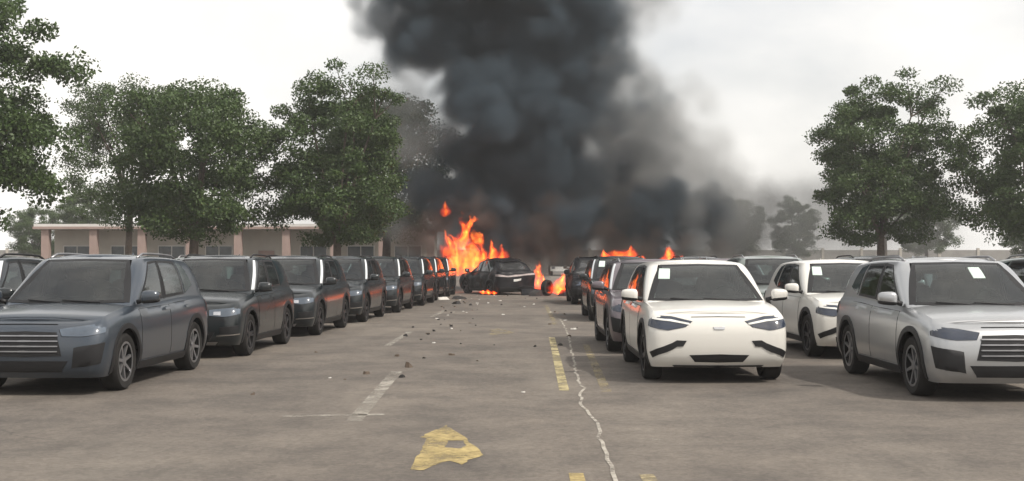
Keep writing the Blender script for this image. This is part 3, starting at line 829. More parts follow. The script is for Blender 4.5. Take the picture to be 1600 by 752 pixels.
right = [(2.62, 17.55, c_white, 'white car with slim headlights and windscreen sticker, nearest the road on the right'),
         (2.53, 22.35, c_mauve, 'mauve grey car parked right behind the white car'),
         (2.86, 32.6, c_black, 'black car with a pale sticker, in front of the right hand flames'),
         (2.95, 43.6, c_burnt, 'scorched car in flames behind the black car on the right'),
         (5.55, 15.6, c_silver, 'silver car nearest the camera in the second column on the right'),
         (5.65, 21.2, c_white, 'white car in the second column on the right, behind the silver one'),
         (5.60, 26.6, c_green, 'grey green car in the second column on the right'),
         (5.70, 32.2, c_mauve, 'mauve grey car far back in the second column on the right'),
         (5.75, 37.8, c_dark, 'charcoal car at the far end of the second column on the right'),
         (8.60, 18.4, c_green, 'grey green car in the outermost column on the right, nearest'),
         (8.70, 23.9, c_silver, 'silver car in the outermost column on the right'),
         (8.75, 29.4, c_dark, 'charcoal car in the outermost column on the right'),
         (11.8, 27.0, c_white, 'white car at the far right edge of the lot')]
for x, y, pr, lb in right:
    put_car(pr, 'burning_car' if pr is c_burnt else 'parked_car', (x, y, 0), R(-90 + (rnd.uniform(-1.2, 1.2) if y > 18 else 0)), lb, GR)
wreck = put_car(c_burnt, 'burning_car', (-0.70, 54.6, -0.04), R(90 + 25), 'scorched dark car seen from behind, burning in the middle of the road')

wreck.rotation_euler = (R(-1.6), R(-1.2), R(115))

# ------------------------------------------------------------------ trees
def leafmat(name, a, b_):
    m, n, l, b = new_mat(name)
    f = nz(n, l, 1.3, 3); g = nz(n, l, 9, 2)
    c = mixc(n, l, f, a, b_)
    c2 = ramp(n, l, g, (0.3, 0.65), (0.7, 1.3))
    mm = n.new('ShaderNodeMix'); mm.data_type = 'RGBA'; mm.blend_type = 'MULTIPLY'; mm.inputs[0].default_value = 1
    l.new(c, mm.inputs[6]); l.new(c2, mm.inputs[7]); l.new(mm.outputs[2], b.inputs['Base Color'])
    b.inputs['Roughness'].default_value = 0.55
    tr = n.new('ShaderNodeBsdfTranslucent'); l.new(mm.outputs[2], tr.inputs[0])
    mx = n.new('ShaderNodeMixShader'); mx.inputs[0].default_value = 0.22
    out = n['Material Output']; l.new(b.outputs[0], mx.inputs[1]); l.new(tr.outputs[0], mx.inputs[2]); l.new(mx.outputs[0], out.inputs[0])
    return m
M['leafA'] = leafmat('leaf_dark_green', (0.028, 0.066, 0.016), (0.080, 0.120, 0.028))
M['leafB'] = leafmat('leaf_mid_green', (0.030, 0.060, 0.017), (0.072, 0.106, 0.028))
M['bark'] = plain('bark', (0.09, 0.07, 0.055), 0.9, var=0.4, scale=9)

def tree_meshes(seed, H, cr, base, leaf, n_cl=150, per=95, ls=0.17):
    r = random.Random(seed); rg = np.random.default_rng(seed)
    b = MB()
    lean = (r.uniform(-.3, .3), r.uniform(-.3, .3))
    fork = Vector((lean[0] * .5, lean[1] * .5, base + (H - base) * 0.12))
    b.tube([(0, 0, -.05), (lean[0] * .15, lean[1] * .15, base * .4), tuple(fork)], [.24, .19, .16], 9)
    mid = base + (H - base) * 0.5; tips = []
    for k in range(9):
        a = 2 * math.pi * k / 9 + r.uniform(-.3, .3); d = cr * r.uniform(.35, .85)
        e = Vector((math.cos(a) * d, math.sin(a) * d, lerp_(base + .6, H - .4, r.uniform(.15, 1))))
        q = fork.lerp(e, .5) + Vector((r.uniform(-.3, .3), r.uniform(-.3, .3), .35))
        b.tube([tuple(fork - Vector((0, 0, .2))), tuple(q), tuple(e)], [.09, .055, .02], 6); tips.append(e)
        for j in range(3):
            e2 = e + Vector((r.uniform(-1, 1), r.uniform(-1, 1), r.uniform(-.6, .9))) * cr * .32
            b.tube([tuple(q.lerp(e, .6)), tuple(e2)], [.035, .01], 5); tips.append(e2)
    trunk = b.mesh('trunk', [M['bark']], True, 60)
    cl = []
    for k in range(n_cl):
        if k < len(tips): c = np.array(tips[k])
        else:
            v = rg.normal(size=3); v /= np.linalg.norm(v)
            rad = rg.uniform(.45, 1.0)**0.6
            wob = 1 + .22 * math.sin(3 * math.atan2(v[1], v[0]) + seed) + .15 * math.sin(5 * v[2] + seed)
            c = np.array((v[0] * cr * rad * wob, v[1] * cr * rad * wob, mid + v[2] * (H - base) / 2 * rad))
        cl.append((c, rg.uniform(.35, .75) * cr / 3.0))
    P_ = []
    for c, s in cl:
        n = int(per * rg.uniform(.6, 1.3))
        q = rg.normal(size=(n, 3)); q /= np.linalg.norm(q, axis=1)[:, None]
        q = q * (rg.uniform(0, 1, size=(n, 1))**.42) * np.array((s, s, s * .62)) * 1.15 + c
        P_.append(q)
    P_ = np.concatenate(P_); n = len(P_)
    d = rg.normal(size=(n, 3)); d[:, 2] -= .4; d /= np.linalg.norm(d, axis=1)[:, None]
    o = rg.normal(size=(n, 3)); w = np.cross(d, o); w /= np.linalg.norm(w, axis=1)[:, None]
    L = rg.uniform(.6, 1.35, size=(n, 1)) * ls
    V = np.stack([P_, P_ + d * L * .5 + w * L * .28, P_ + d * L, P_ + d * L * .5 - w * L * .28], 1).reshape(-1, 3)
    me = bpy.data.meshes.new('crown')
    me.vertices.add(4 * n); me.vertices.foreach_set('co', V.ravel())
    me.loops.add(4 * n); me.loops.foreach_set('vertex_index', np.arange(4 * n))
    me.polygons.add(n); me.polygons.foreach_set('loop_start', np.arange(0, 4 * n, 4)); me.polygons.foreach_set('loop_total', np.full(n, 4))
    me.materials.append(leaf); me.update(calc_edges=True)
    return trunk, me

T = [tree_meshes(11, 9.6, 2.9, 1.7, M['leafA'], 210, 380, .125), tree_meshes(23, 11.5, 3.4, 3.2, M['leafB'], 130, 280, .125), tree_meshes(37, 8.2, 3.0, 1.9, M['leafA'], 190, 360, .125)]
def put_tree(t, loc, rz, sc, label, group):
    root = empty('tree', loc, rz); root.scale = (sc, sc, sc); tag(root, label, 'tree', group)
    link('trunk', T[t][0], root); link('crown', T[t][1], root)
GT = 'trees along the left side'
put_tree(0, (-7.7, 54.0, 0), 0.4, 1.02, 'dense dark green tree behind the left row, closest to the flames', GT)
put_tree(2, (-7.0, 67.5, 0), 1.9, 1.3, 'tall dark tree half veiled by smoke beside the plume', GT)
put_tree(2, (-13.6, 52.0, 0), 2.2, 1.12, 'round green tree second from the flames behind the left row', GT)
put_tree(0, (-20.2, 44.0, 0), 3.7, 1.25, 'big dark green tree at the left edge behind the cars', GT)
put_tree(1, (-19.5, 62.0, 0), 5.0, 0.95, 'pale green tree farther back in front of the low building', GT)
GT2 = 'trees along the right side'
put_tree(0, (17.5, 58.0, 0), 1.1, 1.05, 'dark green tree on the right behind the rows of cars', GT2)
put_tree(2, (23.5, 55.0, 0), 4.1, 1.15, 'broad green tree at the right edge behind the cars', GT2)

far = [(-46, 118), (-39, 112), (-33, 120), (-27, 110), (-2, 119), (14, 116), (20, 110), (27, 117), (33, 108), (39, 115), (45, 106)]
nm = ['first', 'second', 'third', 'fourth', 'fifth', 'sixth', 'seventh', 'eighth', 'ninth', 'tenth', 'eleventh']
for k, (x, y) in enumerate(far):
    put_tree((2, 0, 1)[k % 3], (x, y, 0), k * 1.7, rnd.uniform(.75, 1.05), 'hazy far tree before the boundary wall, ' + nm[k] + ' from the left', 'far trees before the boundary wall')

# ------------------------------------------------------------------ low building, boundary wall, lorry and van in the background
M['pink'] = plain('pink_render', (0.34, 0.25, 0.22), 0.85, var=0.12, scale=1.5)
M['cream'] = plain('cream_render', (0.46, 0.43, 0.38), 0.85, var=0.12, scale=0.8)
M['white'] = plain('white_render', (0.62, 0.61, 0.58), 0.8, var=0.1, scale=1.2)
M['conc'] = plain('grey_concrete', (0.27, 0.26, 0.245), 0.9, var=0.2, scale=0.9)
M['darkglass'] = glass('building_glass', (0.03, 0.04, 0.045), 0.1)
bd = empty('low_building', (-18.5, 84.0, 0)); tag(bd, 'low cream building with pink pillars and a white roof band behind the trees', 'building')
def bpart(name, mats, boxes, parent):
    b = MB()
    for c, d in boxes: b.box(c, d)
    return link(name, b.mesh(name, mats), parent)
bpart('wall', [M['cream']], [((0, 3.0, 1.75), (26, 5.6, 3.5))], bd)
rf = bpart('roof', [M['white']], [((0, 2.4, 3.7), (27.4, 8.2, 0.36))], bd)
bpart('roof_edge', [M['pink']], [((0, -1.74, 3.62), (27.5, 0.06, 0.16))], rf)
for k in range(9): bpart('pillar', [M['pink']], [((-13 + k * 3.25, -1.3, 1.76), (0.5, 0.5, 3.52))], bd)
for k in range(8):
    if k == 4:
        d = bpart('door', [M['pink']], [((-11.4 + k * 3.25, 0.17, 1.05), (1.1, 0.1, 2.1))], bd)
        bpart('handle', [M['chrome']], [((-11.4 + k * 3.25 + .42, 0.10, 1.05), (0.05, 0.05, 0.2))], d)
    else:
        w = bpart('window', [M['white']], [((-11.4 + k * 3.25, 0.16, 1.75), (1.9, 0.10, 1.4))], bd)
        for s in (-.46, .46): bpart('pane', [M['darkglass']], [((-11.4 + k * 3.25 + s, 0.10, 1.75), (0.84, 0.04, 1.26))], w)

wl_ = empty('boundary_wall', (0, 126.0, 0)); tag(wl_, 'long pale grey boundary wall of panels and posts far behind the lot', 'wall')
for k in range(36):
    x = -70 + k * 4
    bpart('panel', [M['conc']], [((x, 0, 1.2), (3.72, 0.12, 2.4))], wl_)
    bpart('post', [M['cream']], [((x + 2, 0, 1.3), (0.26, 0.26, 2.6))], wl_)

def lorry(loc, rz):
    t = empty('lorry', loc, rz); tag(t, 'dark lorry standing behind the fire, half hidden in smoke', 'lorry')
    dm = M['p_black']
    b = MB(); b.box((2.9, 0, 1.75), (1.9, 2.2, 2.3), top=.93); link('cab', b.mesh('cab', [dm]), t)
    b = MB(); b.box((3.86, 0, 2.15), (.06, 1.9, .85)); link('windscreen', b.mesh('windscreen', [M['glass']]), t)
    b = MB(); b.box((-.9, 0, 2.1), (5.4, 2.3, 2.5)); link('cargo_box', b.mesh('cargo_box', [M['p_blue']]), t)
    b = MB(); b.box((.3, 0, .7), (7.2, .9, .25)); link('chassis', b.mesh('chassis', [M['under']]), t)
    b = MB(); b.box((3.9, 0, .62), (.16, 2.2, .4)); link('bumper', b.mesh('bumper', [M['white']]), t)
    for s in (-1, 1):
        b = MB(); b.box((3.96, s * .85, .72), (.08, .3, .18)); link('headlight', b.mesh('headlight', [M['lamp']]), t)
        b = MB(); b.box((3.5, s * 1.3, 2.2), (.1, .2, .5)); link('wing_mirror', b.mesh('wing_mirror', [M['trim']]), t)
    ty, rm = wheel_meshes(.48, M['rim'])
    for x in (2.8, -2.2):
        for s in (1, -1):
            w = empty('wheel', (x, s * .98, .48)); w.parent = t; w.rotation_euler = (0, 0, 0 if s > 0 else math.pi)
            link('tyre', ty, w); link('rim', rm, w)
lorry((4.5, 112.0, 0), R(-90))
put_car(c_white, 'parked_car', (4.0, 66.0, 0), R(-100), 'white car beyond the ground fire, blurred by smoke')
put_car(c_silver, 'parked_car', (-8.6, 63.0, 0), R(-95), 'silver car standing under the trees beyond the left row')
put_car(c_white, 'parked_car', (-12.6, 66.0, 0), R(-88), 'white car standing under the trees beyond the left row')

# ------------------------------------------------------------------ wreckage and litter on the road
M['d_dark'] = plain('burnt_scrap', (0.022, 0.020, 0.019), 0.9, var=0.4)
M['d_pale'] = plain('pale_scrap', (0.55, 0.53, 0.49), 0.8, var=0.15)
M['d_brown'] = plain('brown_scrap', (0.10, 0.075, 0.055), 0.9, var=0.3)
def scrap_mesh(seed, mat, flat):
    r = random.Random(seed); bm = bmesh.new()
    n = r.randint(5, 7); lo = []; hi = []
    for k in range(n):
        a = 2 * math.pi * k / n + r.uniform(-.3, .3); d = r.uniform(.45, 1)
        x, y = math.cos(a) * d, math.sin(a) * d * .7
        lo.append(bm.verts.new((x, y, 0))); hi.append(bm.verts.new((x * r.uniform(.6, .95), y * r.uniform(.6, .95), flat * r.uniform(.4, 1.4))))
    bm.faces.new(hi); bm.faces.new(lo[::-1])
    for k in range(n): bm.faces.new((lo[k], lo[(k + 1) % n], hi[(k + 1) % n], hi[k]))
    bmesh.ops.recalc_face_normals(bm, faces=bm.faces)
    me = bpy.data.meshes.new('scrap'); bm.to_mesh(me); bm.free(); me.materials.append(mat)
    return me
kinds = [('dark', 'small dark burnt fragment lying on the road', 'dark fragments scattered over the road', [scrap_mesh(s, M['d_dark'], .5) for s in range(4)]),
         ('pale', 'small pale scrap lying on the road', 'pale scraps scattered over the road', [scrap_mesh(s + 9, M['d_pale'], .25) for s in range(4)]),
         ('brown', 'small brown scrap lying on the road', 'brown scraps scattered over the road', [scrap_mesh(s + 20, M['d_brown'], .4) for s in range(3)])]
r = random.Random(42)
spots = []
for k in range(95):
    y = 12 + 41 * r.random()**0.62
    x = r.uniform(-2.4 - (y < 25) * 1.0, 1.5 + 0.0 * y)
    if r.random() < .45: x = r.uniform(-2.3, -0.9)
    spots.append((x, y, r.choices((0, 1, 2), (5, 2.2, 3))[0], r.uniform(.025, .085)))
for x, y, k, s in spots:
    _, lb, gp, ms = kinds[k]
    o = link('scrap', r.choice(ms), None, (x, y, 0.0), (0, 0, r.uniform(0, 6))); o.scale = (s, s, s); tag(o, lb, 'scrap', gp)
def lone(name, me, loc, rz, sc, label, cat='scrap'):
    o = link(name, me, None, loc, (0, 0, rz)); o.scale = sc if hasattr(sc, '__len__') else (sc, sc, sc); return tag(o, label, cat)
lone('rubble_lump', scrap_mesh(70, M['d_brown'], .7), (-1.52, 17.9, 0), .4, (.11, .13, .09), 'dark lump lying on the road beside the broad pale line', 'rubble')
lone('torn_panel', scrap_mesh(71, M['d_pale'], .3), (-2.75, 46.8, 0), .2, (.42, .5, .3), 'torn white panel on the ground by the far end of the left row', 'panel')
lone('torn_panel', scrap_mesh(72, M['d_dark'], .3), (-2.1, 47.5, 0), .9, (.55, .5, .3), 'torn dark panel lying beside the white one', 'panel')
lone('torn_panel', scrap_mesh(73, M['d_dark'], .4), (-1.9, 42.5, 0), 2.0, (.45, .35, .2), 'dark strip of wreckage on the road beside the left row', 'panel')
lone('torn_panel', scrap_mesh(74, M['d_pale'], .3), (1.35, 27.4, 0), 2.6, (.10, .10, .08), 'white scrap on the road in front of the black car', 'panel')
lone('torn_panel', scrap_mesh(75, M['d_dark'], .5), (1.0, 51.0, 0), .7, (.55, .5, .4), 'charred panel fallen off beside the burning car', 'panel')
lone('torn_panel', scrap_mesh(76, M['scorched'], .5), (2.6, 51.5, 0), .3, (.9, .7, .55), 'heap of charred wreckage burning on the ground', 'wreckage')
# the burning car's loose rear bumper and a thrown wheel
b = MB(); P0 = []
for k in range(13):
    a = lerp_(-1.25, 1.25, k / 12); P0.append((math.sin(a) * .95, -math.cos(a) * .35 + .35))
V = []
for (x, y) in P0:
    for (dy, z) in ((0, 0), (-.05, .16), (-.03, .34), (.04, .46), (.10, .44), (.06, .05)): V.append((x, y + dy, z))
b.add(V, [(i * 6 + k, (i + 1) * 6 + k, (i + 1) * 6 + (k + 1) % 6, i * 6 + (k + 1) % 6) for i in range(12) for k in range(6)] + [(5, 4, 3, 2, 1, 0), tuple(range(72, 78))])
o = link('loose_bumper', b.mesh('loose_bumper', [M['scorched']], True, 40), None, (1.0, 52.2, 0.0), (R(-24), R(6), R(24)))
o.scale = (.62, .7, .7)
tag(o, 'charred bumper hanging on the ground at the back of the burning car', 'bumper')
ty, rm = wheel_meshes(.34, M['rimdark'])
w = empty('charred_wheel', (1.48, 51.7, .335), R(55)); tag(w, 'charred wheel standing on the road right of the burning car', 'wheel')
link('tyre', ty, w); link('rim', rm, w)

# ------------------------------------------------------------------ smoke (volumes grown from clusters of billows)
class GN:
    """tiny helper to wire geometry nodes"""
    def __init__(s, name):
        s.t = bpy.data.node_groups.new(name, 'GeometryNodeTree')
        s.t.interface.new_socket('Geometry', in_out='INPUT', socket_type='NodeSocketGeometry')
        s.t.interface.new_socket('Geometry', in_out='OUTPUT', socket_type='NodeSocketGeometry')
        s.i = s.t.nodes.new('NodeGroupInput'); s.o = s.t.nodes.new('NodeGroupOutput')
    def n(s, kind, **kw):
        x = s.t.nodes.new(kind)
        for k, v in kw.items(): setattr(x, k, v)
        return x
    def set(s, sock, v):
        if hasattr(v, 'is_linked'): s.t.links.new(v, sock)
        else: sock.default_value = v
    def math(s, op, a, b=None, c=None):
        x = s.n('ShaderNodeMath', operation=op)
        for k, v in enumerate((a, b, c)):
            if v is not None: s.set(x.inputs[k], v)
        return x.outputs[0]
    def vmath(s, op, a, b=None, scale=None):
        x = s.n('ShaderNodeVectorMath', operation=op); s.set(x.inputs[0], a)
        if b is not None: s.set(x.inputs[1], b)
        if scale is not None: s.set(x.inputs['Scale'], scale)
        return x.outputs['Value'] if op in ('LENGTH', 'DISTANCE', 'DOT_PRODUCT') else x.outputs['Vector']
    def attr(s, name):
        x = s.n('GeometryNodeInputNamedAttribute', data_type='FLOAT'); x.inputs['Name'].default_value = name
        return x.outputs[0]
    def maprange(s, v, a, b, c, d, smooth=True):
        x = s.n('ShaderNodeMapRange', interpolation_type='SMOOTHSTEP' if smooth else 'LINEAR')
        for k, q in enumerate((v, a, b, c, d)): s.set(x.inputs[k], q)
        return x.outputs[0]

def puff_volume(name, spheres, lo, hi, voxel, mat, soft, warp, bump, bump_scale, fine):
    """spheres: (x, y, z, radius, level, density)"""
    me = bpy.data.meshes.new(name)
    me.from_pydata([q[:3] for q in spheres], [], [])
    for nm, k in (('rad', 3), ('lvl', 4), ('den', 5)):
        at = me.attributes.new(nm, 'FLOAT', 'POINT'); at.data.foreach_set('value', [float(q[k]) for q in spheres])
    me.materials.append(mat)
    g = GN(name + '_nodes')
    geo = g.i.outputs[0]
    pos = g.n('GeometryNodeInputPosition').outputs[0]
    nt = g.n('ShaderNodeTexNoise'); nt.inputs['Scale'].default_value = 0.42; nt.inputs['Detail'].default_value = 2
    g.set(nt.inputs['Vector'], pos)
    wv = g.vmath('SUBTRACT', nt.outputs['Color'], (0.5, 0.5, 0.5))
    p = g.vmath('ADD', pos, g.vmath('SCALE', wv, scale=warp))
    sdf = num = wsum = None
    for q in spheres:                      # the large billows: an exact, rounded union; thickness blended between neighbours
        if q[4] != 0: continue
        d = g.math('SUBTRACT', g.vmath('DISTANCE', p, tuple(q[:3])), q[3])
        w = g.math('POWER', 0.12, g.math('MAXIMUM', d, -4.0))
        wd = g.math('MULTIPLY', w, q[5])
        if sdf is None: sdf, num, wsum = d, wd, w
        else: sdf, num, wsum = g.math('SMOOTH_MIN', sdf, d, 0.5), g.math('ADD', num, wd), g.math('ADD', wsum, w)
    den = g.math('DIVIDE', num, g.math('ADD', wsum, 1e-9))
    for lv in sorted({q[4] for q in spheres} - {0}):      # the small ones, sorted by size
        cmp_ = g.n('FunctionNodeCompare', data_type='FLOAT', operation='EQUAL')
        g.set(cmp_.inputs[0], g.attr('lvl')); cmp_.inputs[1].default_value = float(lv); cmp_.inputs['Epsilon'].default_value = 0.1
        sp = g.n('GeometryNodeSeparateGeometry', domain='POINT'); g.set(sp.inputs[0], geo); g.set(sp.inputs[1], cmp_.outputs[0])
        part = sp.outputs[0]
        sn = g.n('GeometryNodeSampleNearest', domain='POINT'); g.set(sn.inputs[0], part); g.set(sn.inputs['Sample Position'], p)
        si = g.n('GeometryNodeSampleIndex', data_type='FLOAT_VECTOR', domain='POINT'); g.set(si.inputs[0], part)
        g.set(si.inputs['Value'], g.n('GeometryNodeInputPosition').outputs[0]); g.set(si.inputs['Index'], sn.outputs[0])
        rad = next(q[3] for q in spheres if q[4] == lv)
        sdf = g.math('SMOOTH_MIN', sdf, g.math('SUBTRACT', g.vmath('DISTANCE', p, si.outputs[0]), rad), 0.3)
    for sc, amp in ((bump_scale, bump), (bump_scale * 2.3, bump * 0.5), (bump_scale * 4.6, bump * 0.22)):
        vt = g.n('ShaderNodeTexVoronoi', feature='SMOOTH_F1'); vt.inputs['Scale'].default_value = sc
        vt.inputs['Smoothness'].default_value = 0.35
        g.set(vt.inputs['Vector'], p)
        sdf = g.math('ADD', sdf, g.math('MULTIPLY', g.math('SUBTRACT', vt.outputs['Distance'], 0.45), amp))
    n2 = g.n('ShaderNodeTexNoise'); n2.inputs['Scale'].default_value = bump_scale * 2.0; n2.inputs['Detail'].default_value = 4
    g.set(n2.inputs['Vector'], pos)
    sdf = g.math('ADD', sdf, g.math('MULTIPLY', g.math('SUBTRACT', n2.outputs['Fac'], 0.5), fine))
    dens = g.math('MULTIPLY', g.maprange(sdf, 0.0, -soft, 0.0, 1.0), den)
    vc = g.n('GeometryNodeVolumeCube')
    g.set(vc.inputs['Density'], dens); vc.inputs['Min'].default_value = lo; vc.inputs['Max'].default_value = hi
    for ax, k in (('X', 0), ('Y', 1), ('Z', 2)): vc.inputs['Resolution ' + ax].default_value = int((hi[k] - lo[k]) / voxel)
    sm = g.n('GeometryNodeSetMaterial'); g.set(sm.inputs[0], vc.outputs[0]); sm.inputs['Material'].default_value = mat
    g.set(g.o.inputs[0], sm.outputs[0])
    o = link(name, me)
    md = o.modifiers.new('billows', 'NODES'); md.node_group = g.t
    return o

def smoke_mat(name, density, col, aniso=0.1):
    m = bpy.data.materials.new(name); m.use_nodes = True
    n, l = m.node_tree.nodes, m.node_tree.links; n.clear()
    out = n.new('ShaderNodeOutputMaterial'); v = n.new('ShaderNodeVolumePrincipled')
    v.inputs['Density'].default_value = density; v.inputs['Density Attribute'].default_value = 'density'
    v.inputs['Color'].default_value = (*col, 1); v.inputs['Anisotropy'].default_value = aniso
    l.new(v.outputs[0], out.inputs['Volume'])
    return m

SY = 61.0; PXM = 1913 / SY
def P(px, py, dy=0.0):
    """a point of the plume, given where it stands across and above the plume's own upright plane"""
    return ((px - 800) / PXM, SY + dy, 1.6 + (403 - py) / PXM)

def billows(big, seed, kids, kr=(0.32, 0.55)):
    r = random.Random(seed); out = []
    for (px, py, pr, dn) in big:
        rad = pr / PXM
        x, y, z = P(px, py, r.uniform(-1.2, 1.2))
        out.append((x, y, z, rad, 0, dn))
        for k in range(kids):
            v = Vector((r.gauss(0, 1), r.gauss(0, 1) - 0.5, r.gauss(0, 1) + 0.15)).normalized()
            q = Vector((x, y, z)) + v * rad * r.uniform(0.8, 1.02)
            rr = rad * r.uniform(*kr)
            bn = min(range(5), key=lambda i: abs((.45, .65, .9, 1.25, 1.7)[i] - rr))
            out.append((q.x, q.y, q.z, (.45, .65, .9, 1.25, 1.7)[bn], 1 + bn, dn))
    return out

big = [  # across, up, radius, density
    (600, 30, 46, .8), (640, 50, 64, .95), (690, 62, 72, .95), (612, -30, 60, .6), (690, -20, 95, .95), (790, 30, 110, 1.0), (880, 45, 92, .95), (945, 35, 52, .4), (820, -60, 120, 1.0), (930, -60, 70, .55),
    (745, 160, 66, 1.0), (805, 160, 95, 1.0), (880, 165, 78, .95), (938, 190, 56, .65), (950, 100, 50, .5), (745, 110, 60, 1.0),
    (718, 245, 50, 1.0), (770, 245, 82, 1.0), (850, 250, 92, 1.0), (920, 280, 62, .75), (965, 255, 60, .65), (940, 130, 54, .5), (995, 300, 56, .7),
    (678, 298, 56, 1.0), (750, 318, 72, 1.0), (830, 325, 84, 1.0), (900, 335, 70, 1.0), (965, 335, 64, 1.0), (1022, 340, 56, .85), (1080, 350, 52, .75), (1140, 355, 46, .5),
    (712, 362, 36, .9), (775, 378, 40, .9), (835, 385, 34, .8), (905, 388, 32, .9), (960, 385, 36, .9), (1020, 385, 36, .8), (1075, 385, 36, .6),
    (1000, 250, 58, .55), (1012, 190, 52, .35), (1045, 320, 60, .85), (1105, 332, 58, .6), (640, -120, 100, .8), (760, -150, 130, 1.0), (890, -150, 120, .9), (1000, -190, 90, .5),
    (700, -260, 130, .8), (850, -290, 150, .9), (1000, -310, 120, .6),
]
M['smoke'] = smoke_mat('black_smoke', 1.9, (0.135, 0.178, 0.215))
sp = billows(big, 3, 9)
o = puff_volume('smoke_plume', sp, (-10.5, 54.5, 0.3), (14.0, 67.5, 28.0), 0.17, M['smoke'], 0.95, 1.1, 0.8, 0.6, 0.6)
tag(o, 'towering plume of black smoke billowing up from the burning cars', 'smoke', kind='stuff')

thin = [(655, 215, 62, .9), (640, 300, 46, .8), (690, 180, 50, .9), (625, 350, 44, .8), (640, 150, 60, .8), (660, 385, 40, .8),
        (985, 200, 80, .8), (1030, 290, 90, 1.0), (965, 120, 76, .9), (985, 40, 60, .5), (1060, 210, 66, .5), (1110, 310, 90, .9), (1180, 340, 86, .8), (1260, 345, 84, .6), (1350, 360, 70, .45), (1440, 372, 60, .3),
        (940, 40, 70, .9), (900, 380, 50, .8), (1010, 380, 60, 1.0), (1080, 390, 60, 1.0), (1150, 395, 50, .8), (1010, -40, 80, .6), (960, -90, 90, .8), (1035, 165, 66, .5), (1005, 240, 80, .9), (1075, 260, 70, .7), (1120, 240, 60, .4), (940, 180, 60, .9)]
M['thin'] = smoke_mat('grey_smoke', 0.55, (0.42, 0.425, 0.42), 0.2)
o = puff_volume('smoke_veil', billows(thin, 8, 6, (.4, .7)), (-9.0, 55.0, 0.1), (26.0, 67.0, 19.5), 0.25, M['thin'], 1.3, 1.6, 1.2, 0.5, 0.9)
tag(o, 'thin grey smoke drifting around and to the right of the black plume', 'smoke', kind='stuff')

low = [(655, 375, 42, .7), (690, 400, 38, .8), (850, 365, 52, 1), (885, 352, 48, 1), (690, 350, 44, .9), (820, 410, 36, .9), (670, 385, 34, .8), (705, 372, 40, 1), (760, 365, 46, 1), (815, 360, 50, 1), (850, 390, 40, .8), (800, 400, 34, .8), (740, 400, 30, .8), (900, 395, 40, .9), (950, 385, 44, 1), (1010, 380, 46, 1), (1060, 385, 44, .9), (1120, 395, 38, .7),
       (700, 420, 26, .6), (860, 420, 26, .5), (930, 420, 28, .8), (990, 420, 28, .8), (1050, 420, 28, .7), (780, 330, 44, .6), (730, 325, 38, .6)]
M['brown'] = smoke_mat('brown_smoke', 1.25, (0.27, 0.215, 0.19), 0.1)  # sooty brown smoke, with the warm glow of the fire put into its colour
o = puff_volume('smoke_bank', billows(low, 13, 5, (.4, .7)), (-6.0, 57.5, 0.05), (12.5, 66.0, 5.6), 0.15, M['brown'], 0.9, 1.0, 0.9, 0.8, 0.7)
tag(o, 'brown smoke hanging low around the flames', 'smoke', kind='stuff')

